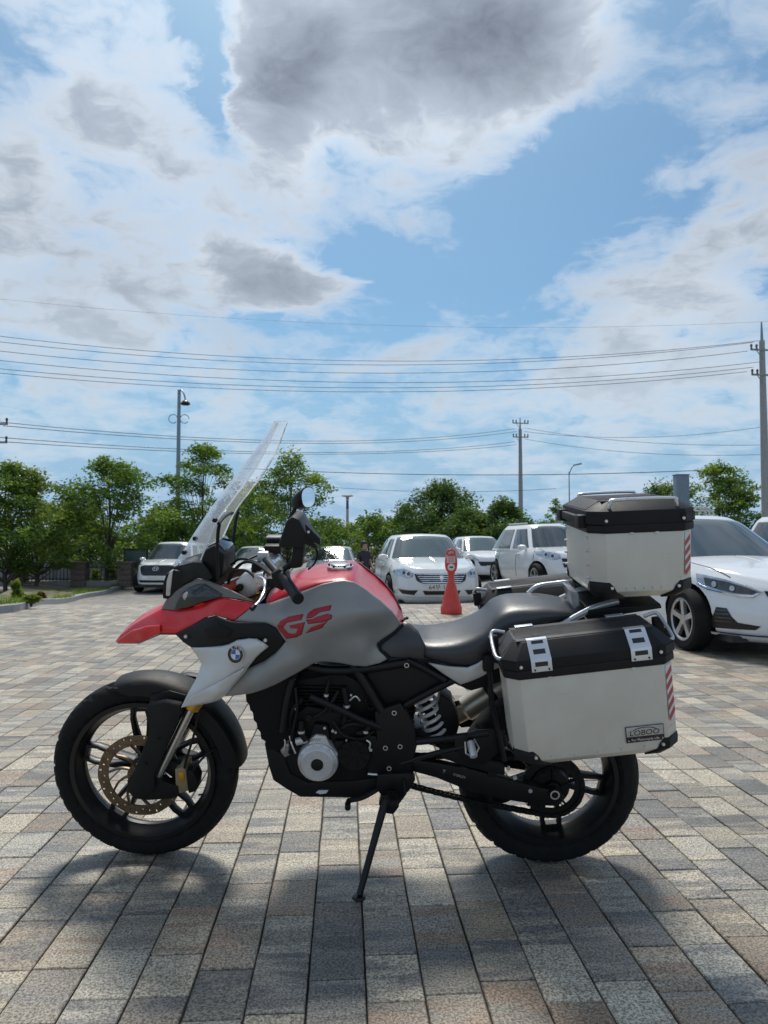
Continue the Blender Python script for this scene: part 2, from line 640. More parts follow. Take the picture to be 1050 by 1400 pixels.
def build_ground():
    xs = [-400, -150, -60, -35, -24] + [-18 + i * 1.0 for i in range(31)] + [18, 30, 60, 150, 400]
    ys = [-60, -20, -5, -1, 1] + [3 + i * 1.0 for i in range(33)] + [40, 50, 70, 120, 250, 600, 1200]
    vs = [(x, y, drop(x, y) - .011) for y in ys for x in xs]
    n = len(xs)
    fs = [(j * n + i, j * n + i + 1, (j + 1) * n + i + 1, (j + 1) * n + i) for j in range(len(ys) - 1) for i in range(n - 1)]
    g = mesh('paving', vs, fs, mat_ground(), recalc=False)
    tag(g, kind='structure')
    # the concrete pavers: courses run away from the camera, cross joints staggered
    CW, GAP = .1459, .0036
    LENS = (.182, .2, .2, .218, .25)
    rnd = random.Random(11)
    items = []
    cx = .0542
    tanh = .60
    for k in range(-96, 106):
        x = cx + (k - .5) * CW
        y = 1.05 + rnd.random() * .2
        while y < 15.6:
            L = rnd.choice(LENS)
            ym = y + L / 2
            lim_l, lim_r = -.80 * ym - 1.2, .90 * ym + 1.2
            if lim_l < x < lim_r and ym > 1.15:
                items.append((math.hypot(x - .05 * ym, ym), x, ym, L))
            y += L

    def in_view(x, y):
        u = (x * math.cos(R(3.12)) - y * math.sin(R(3.12))) / (x * math.sin(R(3.12)) + y * math.cos(R(3.12)))
        return abs(u) < .56 and y > 1.5

    items.sort()
    near = [it for it in items if in_view(it[1], it[2])][:300]
    nearset = set(near)
    mp = mat_paving('paver_stone', 'object')
    protos = {}

    def paver_geo(L, hx=CW - .0050, b=.0028):
        hy = L - GAP
        g = G()
        rings = []
        for (e, z) in ((0, -.055), (0, -b), (b, 0)):
            x, y = hx / 2 - e, hy / 2 - e
            rings.append([(-x, -y, z), (x, -y, z), (x, y, z), (-x, y, z)])
        g.loft(rings, cap=False)
        g.raw(rings[-1], [(0, 1, 2, 3)])
        return g

    for d, x, y, L in near:
        if L not in protos:
            o = paver_geo(L).out('paver', mp, g, sharp=20)
            protos[L] = o.data
        else:
            o = bpy.data.objects.new('paver', protos[L])
            COL.objects.link(o)
            o.parent = g
        o.location = (x + rnd.uniform(-.0010, .0010), y + rnd.uniform(-.0006, .0006), rnd.uniform(-.0028, .0014))
        o.rotation_euler = (rnd.uniform(-.006, .006), rnd.uniform(-.008, .008), rnd.uniform(-.006, .006))
    big = G()
    tones = []
    for it in items:
        if it in nearset:
            continue
        d, x, y, L = it
        q = paver_geo(L)
        if y > 5:
            q.v = q.v[4:]
            q.f = [tuple(i - 4 for i in f) for f in q.f[4:]]
        dz = drop(x, y) + rnd.uniform(-.0015, .0012)
        big.raw([(a + x, b + y, c + dz) for a, b, c in q.v], q.f)
        tones += [rnd.random()] * len(q.f)
    o = mesh('paver_field', big.v, big.f, mat_paving('paver_stone_field', 'attr'), g, sharp=20, recalc=False)
    at = o.data.attributes.new('tone', 'FLOAT', 'FACE')
    at.data.foreach_set('value', tones)
    tag(o, kind='stuff')
    return g


paving = build_ground()


# ---------------------------------------------------------------- motorcycle
def scuffs(t, p, tc):
    """thin scratches and smudges on brushed aluminium"""
    v = t.vmath('MULTIPLY', tc, (2.2, 2.2, 34))
    a = t.smooth(t.noise(v, 3.0, 6, .7), .62, .70)
    b = t.smooth(t.noise(tc, 7.0, 6, .65), .35, .75)
    d = t.smooth(t.noise(t.vmath('ADD', t.vmath('MULTIPLY', tc, (2, 2, 5)), (3, 8, 1)), 2.2, 7, .7), .66, .76)
    c = t.mix(b, (.62, .595, .53), (.69, .665, .595))
    c = t.mix(t.math('MULTIPLY', a, .35), c, (.30, .29, .27))
    c = t.mix(t.math('MULTIPLY', d, .55), c, (.22, .20, .17))
    t.put(p.inputs['Base Color'], c)
    t.put(p.inputs['Roughness'], t.math('ADD', .36, t.math('MULTIPLY', b, .2)))
    bp = t.add('ShaderNodeBump')
    bp.inputs['Strength'].default_value = .12
    bp.inputs['Distance'].default_value = .002
    t.put(bp.inputs['Height'], t.noise(v, 14, 3, .6))
    t.t.links.new(bp.outputs[0], p.inputs['Normal'])


def dusty(t, p, tc):
    """dust that gathers unevenly on rubber"""
    n = t.smooth(t.noise(tc, 5, 6, .65), .45, .8)
    t.put(p.inputs['Base Color'], t.mix(t.math('MULTIPLY', n, .5), (.007, .007, .0075), (.026, .0245, .023)))


M_TYRE = mat('tyre_rubber', (.016, .016, .017), .82, spec=.3, bump=.3, bscale=300, fn=dusty)
M_BLK = mat('black_plastic', (.007, .0075, .008), .52, spec=.32, bump=.15, bscale=700, var=.2)
M_BLKG = mat('black_gloss', (.010, .010, .012), .12, coat=.4)
M_FRAME = mat('black_frame_paint', (.006, .0065, .008), .42, spec=.35, var=.2)
M_ENG = mat('engine_black', (.007, .007, .0075), .55, .0, spec=.3, var=.3, bump=.2, bscale=200)
M_RIM = mat('rim_black', (.007, .007, .008), .42, .0, spec=.4)
M_RED = mat('red_paint', (.70, .016, .022), .30, coat=.3, var=.05)
M_REDT = mat('red_tank_paint', (.52, .014, .030), .30, coat=.3, var=.05)
M_GREY = mat('grey_satin_paint', (.31, .308, .30), .42, .3, var=.05)
M_SILV = mat('silver_satin_paint', (.60, .60, .59), .36, .35, var=.05)
M_TAUPE = mat('taupe_plastic', (.17, .16, .145), .5, var=.12, bump=.1, bscale=500)
M_VINYL = mat('seat_vinyl', (.050, .051, .055), .36, var=.12, bump=.25, bscale=420)
M_ALU = mat('case_aluminium', (.5, .5, .48), .4, .3, fn=scuffs)
M_ALU2 = mat('cast_aluminium', (.66, .66, .66), .42, .5, var=.15, bump=.25, bscale=260)
M_STEEL = mat('polished_steel', (.62, .62, .62), .22, .95)
M_RACK = mat('silver_painted_tube', (.50, .52, .54), .34, .6, var=.08)
M_DISC = mat('brake_disc_steel', (.17, .125, .085), .42, .8, var=.25, vscale=30)
M_GOLD = mat('gold_anodised', (.62, .36, .05), .33, .75, var=.1)
M_CAL = mat('caliper_gold', (.33, .255, .14), .5, .4, var=.2)
M_BOLT = mat('bolt_zinc', (.75, .75, .74), .3, .7)
M_LID = mat('lid_black', (.009, .009, .010), .55, spec=.3, var=.15, bump=.18, bscale=500)
M_LIDT = mat('lid_top_plate', (.055, .055, .058), .58, .0, spec=.25, var=.12, bump=.1, bscale=400)
M_LATCH = mat('latch_steel', (.70, .72, .74), .3, .7)
M_EXH = mat('exhaust_steel', (.62, .54, .43), .34, .6, var=.15)
M_SPRING = mat('spring_white', (.66, .66, .65), .32, .1)
M_REFW = mat('reflector_white', (.70, .68, .68), .4)
M_REFR = mat('reflector_red', (.42, .03, .04), .35)
M_WHITE = mat('white_plastic', (.72, .72, .72), .4)
M_BLUE = mat('emblem_blue', (.02, .13, .46), .25, coat=.5)
M_RADI = mat('radiator_black', (.005, .005, .0055), .6, spec=.25, bump=.5, bscale=900)
M_SCREEN = glass('clear_screen', (.985, .99, .995), alpha=.10, ior=.9)
M_DGLASS = mat('smoked_lens', (.012, .013, .015), .06, coat=.6)
M_MIRROR = mat('mirror_glass', (.86, .89, .93), .02, 1.0, var=.0)
M_LENS = mat('headlight_lens', (.62, .62, .58), .1, .2, coat=.6)

bike = empty('motorcycle', (-0.6995, 2.6789, 0), (R(11), 0, R(-4.8303)))
tag(bike, 'red and grey touring motorcycle leaning on its side stand with tall clear screen', 'motorcycle')
WB = 1.4186


def bolt(par, p, r=.005, ax=(0, -1, 0), name='bolt', m=None):
    a = Vector(p)
    b = a + Vector(ax) * .004
    g = G().cyl(a - Vector(ax) * .004, b, r, 10)
    g.cyl(b - Vector(ax) * .001, b + Vector(ax) * .0012, r * .5, 6)
    return g.out(name, m or M_BOLT, par)


def make_wheel(name, x, Rr, rt, rim, width, spokes_at, front):
    zc = Rr - rt + rt / math.cos(R(11)) + .0005
    w = empty(name, (x, 0, zc), parent=bike)
    h = Rr - rim
    # tyre: carcass with cut tread
    g = G()
    prof = [(rim - .004, -.30), (rim + .006, -.36), (rim + h * .25, -.47), (rim + h * .5, -.5), (rim + h * .68, -.475), (rim + h * .80, -.42), (rim + h * .895, -.34),
            (rim + h * .955, -.24), (rim + h * .99, -.12), (Rr, -.04)]
    prof = prof + [(r, -y) for r, y in prof[::-1]]
    N = 200
    n = len(prof)
    for i in range(N):
        an = 2 * math.pi * i / N
        for j, (r, yy) in enumerate(prof):
            k = abs(yy)
            cut = 0
            if .1 < k < .45:
                ph = (i + int((k - .1) * 14) * (1 if yy < 0 else 1)) % 10
                if ph in (0, 1) or (k > .3 and ph == 5):
                    cut = .0075
            g.v.append(((r - cut) * math.cos(an), yy * width, (r - cut) * math.sin(an)))
    for i in range(N):
        a, b = i * n, ((i + 1) % N) * n
        for j in range(n - 1):
            g.f.append((a + j, a + j + 1, b + j + 1, b + j))
    g.out('tyre', M_TYRE, w, sharp=30)
    # rim with lips and a dropped well
    wb = width * .36
    G().lathe([(rim - .002, -wb), (rim + .004, -wb - .004), (rim + .004, -wb - .010), (rim - .012, -wb - .010), (rim - .020, -wb + .002), (rim - .026, -wb * .45), (rim - .034, -wb * .2),
               (rim - .034, wb * .2), (rim - .026, wb * .45), (rim - .020, wb - .002), (rim - .012, wb + .010), (rim + .004, wb + .010), (rim + .004, wb + .004), (rim - .002, wb)],
              n=96).out('rim', M_RIM, w, sharp=35)
    hub = .052 if front else .07
    G().lathe([(.012, -.055), (hub * .7, -.055), (hub * .75, -.04), (hub, -.034), (hub, .034), (hub * .75, .04), (hub * .7, .055), (.012, .055)], n=40).out('hub', M_RIM, w)
    rin = rim - .030
    for a in spokes_at:
        g = G()
        for sg in (-1, 1):
            secs = []
            for t in (0, .25, .5, .75, 1):
                r = lerp(hub * .86, rin + .006, t)
                off = sg * (lerp(.012, .030, sstep(t * 1.3)) if front else lerp(.018, .034, t))
                wd = lerp(.011, .0075, t)
                th = lerp(.024, .013, t)
                if t == 1:
                    off *= .75
                    wd = .010
                secs.append([(r, -th, off - wd * .6), (r, -th * .5, off - wd), (r, th * .5, off - wd), (r, th, off - wd * .6), (r, th, off + wd * .6), (r, th * .5, off + wd),
                             (r, -th * .5, off + wd), (r, -th, off + wd * .6)])
            g.loft(secs)
        # web that joins the pair at the rim
        g.box((rin - .006, 0, 0), (.016, .022, .052))
        ca, sa = math.cos(R(a)), math.sin(R(a))
        g.v = [(x * ca - z * sa, y, x * sa + z * ca) for x, y, z in g.v]
        g.out('spoke', M_RIM, w)
    return w, zc


fw, ZF = make_wheel('front_wheel', 0, .328, .053, .254, .106, [93 + 72 * k for k in range(5)], True)
fw['label'] = 'front wheel with perforated brown brake disc'
rw, ZR = make_wheel('rear_wheel', WB, .313, .070, .230, .148, [60 + 72 * k for k in range(5)], False)


def brake_disc(par, y, ro, ri, holes, m, carrier):
    g = G()
    N = holes * 4
    th = .0025
    rows = [ri, ri + (ro - ri) * .30, ri + (ro - ri) * .48, ri + (ro - ri) * .66, ro - .003, ro]
    # perforated ring: cells left out where the holes are
    nr = len(rows)
    vs = []
    for s in (-1, 1):
        for i in range(N):
            a = 2 * math.pi * i / N
            for r in rows:
                wav = .0009 * math.cos(a * 10) if r == ro else 0
                vs.append(((r + wav) * math.cos(a), y + s * th, (r + wav) * math.sin(a)))
    fs = []
    for i in range(N):
        j = (i + 1) % N
        for k in range(nr - 1):
            hole = (i % 4 == 0 and k == (1 if (i // 4) % 3 == 0 else (2 if (i // 4) % 3 == 1 else 3)) and k < 4)
            if hole:
                for a, b in (((i, k), (i, k + 1)), ((i, k + 1), (j, k + 1)), ((j, k + 1), (j, k)), ((j, k), (i, k))):
                    p, q = a[0] * nr + a[1], b[0] * nr + b[1]
                    fs.append((p, q, q + N * nr, p + N * nr))
                continue
            fs.append((i * nr + k, i * nr + k + 1, j * nr + k + 1, j * nr + k))
            fs.append(tuple(N * nr + q for q in (i * nr + k, j * nr + k, j * nr + k + 1, i * nr + k + 1)))
        for k in (0, nr - 1):
            fs.append((i * nr + k, j * nr + k, N * nr + j * nr + k, N * nr + i * nr + k))
    g.raw(vs, fs)
    d = g.out('brake_disc', m, par, sharp=30, recalc=True)
    g = G()
    for k in range(carrier):
        a0 = R(360 / carrier * k)
        path = []
        for t in (0, .3, .6, 1):
            a = a0 + t * .55
            r = lerp(.035, ri + .004, t)
            path.append((r * math.cos(a), y, r * math.sin(a)))
        g.tube(crom(path, 3), .0085, 6, flat=.5)
    g.lathe([(.02, y - .004), (.045, y - .004), (.045, y + .004), (.02, y + .004)], n=30, closed=True)
    g.out('disc_carrier', m, par)
    return d


brake_disc(fw, -.066, .148, .112, 36, M_DISC, 10)
G().lathe([(.0, -.125), (.009, -.125), (.010, -.122), (.0165, -.122), (.0165, -.105), (.022, -.104), (.022, -.055)], n=24).out('axle_nut', M_ENG, fw)
G().lathe([(.010, -.1258), (.0125, -.1262), (.014, -.1258)], n=24).out('axle_ring', M_BOLT, fw)
# rear sprocket, chain side
g = G()
NT_ = 40
pr = []
for i in range(NT_ * 2):
    a = 2 * math.pi * i / (NT_ * 2)
    r = .107 if i % 2 else .1
    pr.append((r * math.cos(a), r * math.sin(a)))
inn = [(.078 * math.cos(2 * math.pi * i / (NT_ * 2)), .078 * math.sin(2 * math.pi * i / (NT_ * 2))) for i in range(NT_ * 2)]
vs, fs, n = [], [], NT_ * 2
for y in (-.090, -.084):
    vs += [(x, y, z) for x, z in pr] + [(x, y, z) for x, z in inn]
for i in range(n):
    j = (i + 1) % n
    fs += [(i, j, n + j, n + i), (2 * n + i, 3 * n + i, 3 * n + j, 2 * n + j), (i, 2 * n + i, 2 * n + j, j), (n + i, n + j, 3 * n + j, 3 * n + i)]
g.raw(vs, fs)
for k in range(5):
    a = R(72 * k + 20)
    g.tube([(.035 * math.cos(a), -.087, .035 * math.sin(a)), (.082 * math.cos(a), -.087, .082 * math.sin(a))], [.016, .010], 6, flat=.3)
g.lathe([(.03, -.095), (.058, -.095), (.062, -.07), (.03, -.07)], n=30, closed=True)
g.out('sprocket', M_ENG, rw)
G().lathe([(.0, -.14), (.012, -.14), (.013, -.137), (.019, -.137), (.019, -.11), (.026, -.11), (.026, -.06)], n=24).out('axle_nut', M_ENG, rw)
G().lathe([(.011, -.1405), (.0145, -.141), (.016, -.1405)], n=24).out('axle_ring', M_BOLT, rw)
G().tube([(.21, .01, -.11), (.185, -.015, -.10)], [.004, .003], 6).out('valve', M_BLK, fw)

# fork
TUBE_T, TUBE_B = (0.2024,-0.1,0.5936), (0.0915,-0.1,0.3765)
ax = (Vector(TUBE_T) - Vector(TUBE_B)).normalized()
for s in (1, -1):
    t0, t1 = Vector((TUBE_B[0], s * TUBE_B[1], TUBE_B[2])), Vector((TUBE_T[0], s * TUBE_T[1], TUBE_T[2]))
    G().cyl(t0 - ax * .03, t1 + ax * .02, .0165, 20).out('fork_tube', M_STEEL, bike)
    G().tube([t1 + ax * .0, t1 + ax * .004, t1 + ax * .030, t1 + ax * .036, t1 + ax * .16, t1 + ax * .40], [.024, .029, .029, .026, .026, .026], 24).out('fork_outer', M_GOLD, bike)
# black fork guard and lower leg (left), lower leg (right)
GUARD = [(0.0659,0.6192),(0.1231,0.6299),(0.1767,0.62),(0.1804,0.5943),(0.1423,0.5215),(0.1028,0.4297),(0.0771,0.3687),(0.0773,0.3261),(0.0532,0.2992),(0.0149,0.288),(-0.0141,0.3091),(-0.0166,0.3517),(0.0107,0.3892),(0.0393,0.4527),(0.0625,0.5131),(0.0701,0.5599)]
G().prism(GUARD, -.142, -.105).out('fork_guard', M_BLK, bike, bevel=.006)
G().prism(GUARD, .105, .142).out('fork_guard', M_BLK, bike, bevel=.006)
FOOT = [(-0.0221,0.3378),(0.0248,0.3598),(0.0701,0.3549),(0.1146,0.3339),(0.1495,0.3235),(0.1527,0.2858),(0.1217,0.2746),(0.0451,0.2683),(-0.0055,0.2732),(-0.0243,0.3)]
G().prism(FOOT, -.122, -.082).out('fork_foot', M_ENG, bike, bevel=.007)
G().prism(FOOT, .082, .122).out('fork_foot', M_ENG, bike, bevel=.007)
for q in ((0.1002,-0.142,0.5035), (0.0508,-0.142,0.4145)):
    bolt(bike, q, .006, m=M_ENG)
# caliper
cal = G().prism([(0.1404,0.3824),(0.176,0.3907),(0.1819,0.3027),(0.146,0.2915),(0.1398,0.3183)], -.118, -.04).out('brake_caliper', M_CAL, bike, bevel=.004)
G().prism([(0.1804,0.3775),(0.2002,0.3724),(0.2136,0.3352),(0.2069,0.2976),(0.1813,0.2892),(0.1731,0.3294)], -.112, -.045).out('caliper_body', M_ENG, cal, bevel=.006)
G().prism([(0.1528,0.3715),(0.1705,0.3743),(0.1738,0.3398),(0.1585,0.3343)], -.121, -.117).out('caliper_plate', M_GOLD, cal, bevel=.001)
G().prism([(0.0898,0.4092),(0.1551,0.3827),(0.1792,0.3504),(0.1625,0.323),(0.117,0.3389),(0.0824,0.3657)], -.09, -.05).out('caliper_bracket', M_ENG, cal, bevel=.004)
G().tube(crom([(0.1723,-0.115,0.3854),(0.1858,-0.12,0.4278),(0.2118,-0.12,0.5067),(0.2296,-0.11,0.5801),(0.2473,-0.09,0.6623),(0.2949,-0.06,0.8058),(0.3419,-0.03,0.9247)], 5), .0042, 8).out('brake_hose', M_BLK, bike)
G().tube(crom([(0.1825,-0.105,0.3481),(0.2239,-0.1,0.4045),(0.2598,-0.08,0.4318),(0.2773,-0.05,0.4328)], 5), .004, 8).out('speed_sensor_cable', M_BLK, bike)

# front fender: a band round the tyre with skirts
def fender():
    secs = []
    for i in range(33):
        t = i / 32
        a = R(lerp(104, 5, t))
        ro = lerp(.337, .356, t) + .004 * math.sin(math.pi * t)
        hw = .074 - .008 * abs(2 * t - 1) ** 3
        dropd = lerp(.046, .062, t) * sstep(min(t * 5 + .4, (1 - t) * 14 + .55))
        ring = []
        for (k, dr) in ((-1, dropd), (-1, dropd * .5), (-.96, .012), (-.8, .003), (-.4, -.002), (0, -.004), (.4, -.002), (.8, .003), (.96, .012), (1, dropd * .5), (1, dropd)):
            ring.append((ro - dr, k * hw))
        full = ring + [(r - .004, y * .95) for r, y in ring[::-1]]
        secs.append([(r * math.cos(a), y, ZF + r * math.sin(a)) for r, y in full])
    return G().loft(secs).out('front_fender', M_BLK, bike, sharp=35)


fender()
G().prism([(0.0579,0.6309),(0.1239,0.6469),(0.1782,0.6317),(0.1913,0.5899),(0.1594,0.5529),(0.131,0.5895),(0.0751,0.5786),(0.0503,0.5389),(0.048,0.5889)], -.083, -.076).out('fender_stay', M_BLK, bike, bevel=.002)

# ------------------------------------------------ front bodywork
BEAK = [(-0.0802,-0.012,0.7955),(-0.0609,-0.018,0.8213),(-0.0112,-0.035,0.8608),(0.0416,-0.05,0.8939),(0.101,-0.065,0.9281),(0.1562,-0.09,0.9291),(0.2006,-0.105,0.9411),(0.2655,-0.125,0.9643),(0.322,-0.145,0.9871),(0.3493,-0.15,0.9876),(0.3987,-0.16,0.9818),(0.4443,-0.165,0.9776),(0.4175,-0.185,0.9555),(0.3792,-0.195,0.9263),(0.3525,-0.19,0.9328),(0.3175,-0.18,0.9402),(0.2799,-0.165,0.9273),(0.2314,-0.15,0.8956),(0.1724,-0.135,0.8634),(0.1146,-0.115,0.8591),(0.0682,-0.085,0.8313),(0.0204,-0.06,0.8087),(-0.0353,-0.035,0.7958),(-0.0772,-0.014,0.7899)]
BEAKC = [(0.0524,-0.085,0.8591),(0.1075,-0.112,0.8831),(0.1415,-0.108,0.9069),(0.211,-0.135,0.9155),(0.2886,-0.15,0.952),(0.3593,-0.175,0.9619),(-0.0071,-0.05,0.8321)]
panel('beak_fin', [(-0.076,-0.016,0.7956),(-0.046,-0.03,0.8201),(0.0038,-0.062,0.854),(0.0601,-0.09,0.8759),(0.1172,-0.118,0.8888),(0.119,-0.12,0.8645),(0.0721,-0.095,0.8372),(0.0245,-0.07,0.8145),(-0.0323,-0.042,0.8003)], [(0.0472,-0.092,0.8513)], M_RED, bike, roll=.003, step=.010, lift=.007, thick=.010, both=True)
panel('beak', BEAK, BEAKC, M_RED, bike, roll=.006, step=.012, both=True)
# beak centre: ridge plate between the two sides
top = [(-0.0879,0,0.7914),(-0.0383,0,0.847),(0.0233,0,0.8943),(0.0784,0,0.9231),(0.1334,0,0.9544),(0.1907,0,0.988)]
bl = [(-0.0776,-0.012,0.7955),(-0.0117,-0.034,0.8579),(0.0414,-0.05,0.8914),(0.1006,-0.064,0.9263),(0.1593,-0.085,0.9251),(0.2186,-0.1,0.9446)]
vs, fs = [], []
for (a, b) in zip(top, bl):
    vs += [(b[0], b[1], b[2]), (lerp(a[0], b[0], .5), b[1] * .5, lerp(a[2], b[2], .4)), a, (lerp(a[0], b[0], .5), -b[1] * .5, lerp(a[2], b[2], .4)), (b[0], -b[1], b[2])]
for i in range(len(top) - 1):
    fs += [(i * 5 + k, i * 5 + k + 1, i * 5 + k + 6, i * 5 + k + 5) for k in range(4)]
mesh('beak_ridge', vs, fs, M_RED, bike, sharp=60)
# underside of the beak
und = [(-0.0807,0,0.7835),(-0.0035,0,0.7838),(0.0727,0,0.8158),(0.1265,0,0.816),(0.2041,0,0.8374)]
ule = [(-0.0728,-0.012,0.7903),(0.0185,-0.055,0.8081),(0.1128,-0.11,0.8575),(0.1707,-0.13,0.8618),(0.2472,-0.14,0.8876)]
vs, fs = [], []
for a, b in zip(und, ule):
    vs += [b, a, (b[0], -b[1], b[2])]
for i in range(4):
    fs += [(i * 3 + k, i * 3 + k + 1, i * 3 + k + 4, i * 3 + k + 3) for k in range(2)]
mesh('beak_underside', vs, fs, M_BLK, bike, sharp=60)

SUR = [(0.1052,-0.07,0.9281),(0.1242,-0.07,0.9609),(0.1594,-0.075,0.9924),(0.203,-0.085,1.02),(0.2409,-0.095,1.0399),(0.2788,-0.11,1.0363),(0.3467,-0.135,1.016),(0.3982,-0.155,0.9997),(0.4474,-0.168,0.9806),(0.3989,-0.16,0.9866),(0.3447,-0.15,0.991),(0.3254,-0.148,0.9928),(0.2672,-0.13,0.9706),(0.2023,-0.11,0.945),(0.157,-0.092,0.9309)]
panel('headlight_surround', SUR, [(0.1621,-0.088,0.961),(0.2309,-0.108,1.0013),(0.2842,-0.125,1.0108)], M_TAUPE, bike, roll=.004, step=.011, both=True)
LENSO = [(0.1585,-0.096,0.9358),(0.1664,-0.094,0.9602),(0.1837,-0.098,0.9887),(0.2105,-0.103,1.0098),(0.2391,-0.108,1.0235),(0.2687,-0.118,1.0285),(0.303,-0.132,1.0151),(0.3344,-0.145,1.0017),(0.3275,-0.147,0.9925),(0.2686,-0.135,0.972),(0.2042,-0.116,0.9468)]
panel('side_lens', LENSO, [(0.2357,-0.125,0.9961)], M_DGLASS, bike, roll=.003, step=.010, lift=.004, both=True)
G().lathe([(.0, -.012), (.014, -.010), (.020, 0), (.018, .03)], c=(0.2101,-0.106,0.9835), n=20).out('indicator_bulb', M_STEEL, bike)
# headlight behind the beak
HL = [(0.1109,0.9621),(0.1163,1.0188),(0.128,1.0495),(0.154,1.0649),(0.214,1.0573),(0.2238,0.9932),(0.1591,0.9622)]
G().prism(HL, -.075, .075).out('headlight_shell', M_BLK, bike, bevel=.012)
for s in (-1, 1):
    G().prism([(0.1257,0.9756),(0.1308,1.0261),(0.1423,1.0587),(0.1549,1.0637),(0.1477,1.0185),(0.1406,0.9756)], s * .055 - .022, s * .055 + .022).out('headlight', M_LENS, bike, bevel=.004)
COWL = [(0.144,-0.05,0.9933),(0.1514,-0.05,1.0437),(0.163,-0.05,1.0787),(0.2066,-0.07,1.0907),(0.2593,-0.1,1.095),(0.2819,-0.115,1.0765),(0.2978,-0.125,1.0498),(0.2817,-0.12,1.0388),(0.2425,-0.1,1.0435),(0.1981,-0.085,1.02)]
panel('screen_cowl', COWL, [(0.2226,-0.095,1.062)], M_BLK, bike, roll=.006, step=.011, both=True)
mid = [(0.1294,0.9776),(0.1371,1.0291),(0.1492,1.07),(0.1952,1.0853),(0.2247,1.0701),(0.2121,1.0138)]
G().prism(mid, -.06, .06).out('cowl_centre', M_BLK, bike, bevel=.01)

# windscreen: one curved clear sheet
def windscreen():
    ce = crom([(0.1338,0,1.0649),(0.1986,0,1.1588),(0.2782,0,1.2713),(0.3767,0,1.3943),(0.4583,0,1.4959),(0.4938,0,1.5462)], 5)
    le = crom([(0.2593,-0.115,1.1056),(0.3159,-0.13,1.2234),(0.3724,-0.138,1.2997),(0.4326,-0.135,1.3782),(0.4783,-0.12,1.4552),(0.5181,-0.095,1.5459)], 5)
    rows = []
    for a, b in zip(ce, le):
        row = []
        for k in range(-8, 9):
            t = abs(k) / 8
            q = t * t
            row.append((lerp(a[0], b[0], q), (1 if k > 0 else -1) * abs(b[1]) * t, lerp(a[2], b[2], q)))
        rows.append(row)
    vs, fs = [], []
    m = 17
    for r in rows:
        vs += r
    for i in range(len(rows) - 1):
        for k in range(m - 1):
            fs.append((i * m + k, i * m + k + 1, (i + 1) * m + k + 1, (i + 1) * m + k))
    o = mesh('windscreen', vs, fs, M_SCREEN, bike, sharp=180)
    md = o.modifiers.new('thickness', 'SOLIDIFY')
    md.thickness = .004
    edge = [r[0] for r in rows] + rows[-1][1:-1] + [r[-1] for r in rows[::-1]]
    G().tube(edge, .0026, 6).out('screen_edge', glass('screen_rim', (.9, .93, .96), alpha=.6, ior=.5), o)
    return o, rows


ws, wrows = windscreen()
for u, v in ((252, 755), (267, 736), (294, 711)):
    p = {252: (0.1903,-0.06,1.1207), 267: (0.2322,-0.07,1.1694), 294: (0.3193,-0.14,1.2416)}[u]
    G().lathe([(0, -.010), (.007, -.009), (.008, -.004), (.008, .004)], c=p, n=14).out('screen_screw', M_BLK, ws)
for s in (1, -1):
    pts = [(0.3126,-0.11,1.0412),(0.3134,-0.11,1.119),(0.3214,-0.12,1.1931),(0.3302,-0.13,1.2281)]
    G().tube(crom([(a, b * s, c) for a, b, c in pts], 4), .006, 8).out('screen_strut', M_BLK, bike)
pts = [(0.33,-0.13,1.2234),(0.3318,-0.06,1.2408),(0.3366,0,1.2414),(0.3216,0.06,1.2323),(0.3066,0.12,1.2232)]
G().tube(crom([(0.3278,-0.13,1.2281),(0.3244,-0.06,1.2359),(0.3113,0.06,1.2298),(0.3095,0.13,1.2243)], 5), .006, 8).out('screen_crossbar', M_BLK, bike)
# instrument pod
G().prism([(0.2522,1.1259),(0.2982,1.1512),(0.3318,1.1158),(0.3241,1.0447),(0.2877,1.0139),(0.2535,1.0395)], -.085, .075).out('instrument_pod', M_BLK, bike, bevel=.012)
G().prism([(0.2678,1.1411),(0.3009,1.1562),(0.3272,1.1259),(0.321,1.0956)], -.060, .060).out('instrument_glass', M_DGLASS, bike, bevel=.003)

# silver winglet, black cover, emblem
COVER = [(0.1749,-0.15,0.8659),(0.2376,-0.17,0.902),(0.2871,-0.19,0.9326),(0.3244,-0.205,0.9459),(0.3835,-0.222,0.9309),(0.4455,-0.222,0.9288),(0.4841,-0.22,0.9283),(0.5175,-0.217,0.9109),(0.5476,-0.212,0.8653),(0.5168,-0.214,0.8263),(0.4722,-0.216,0.7932),(0.4231,-0.218,0.7719),(0.4065,-0.222,0.8023),(0.3621,-0.222,0.8524),(0.3136,-0.215,0.8449),(0.2382,-0.19,0.8358),(0.2049,-0.165,0.8441)]
panel('side_cover', COVER, [(0.3169,-0.218,0.9033),(0.4579,-0.232,0.8942)], M_BLK, bike, roll=.007, step=.012, both=True)
VENT = [(0.2808,-0.205,0.9038),(0.3317,-0.218,0.9271),(0.3836,-0.226,0.9062),(0.369,-0.226,0.8872),(0.3057,-0.215,0.8784)]
panel('cover_vent', VENT, [], M_ENG, bike, roll=.003, step=.011, lift=.006, both=True)
for q in ((0.2197,-0.178,0.8705), (0.4884,-0.238,0.8798)):
    bolt(bike, q, .0055)
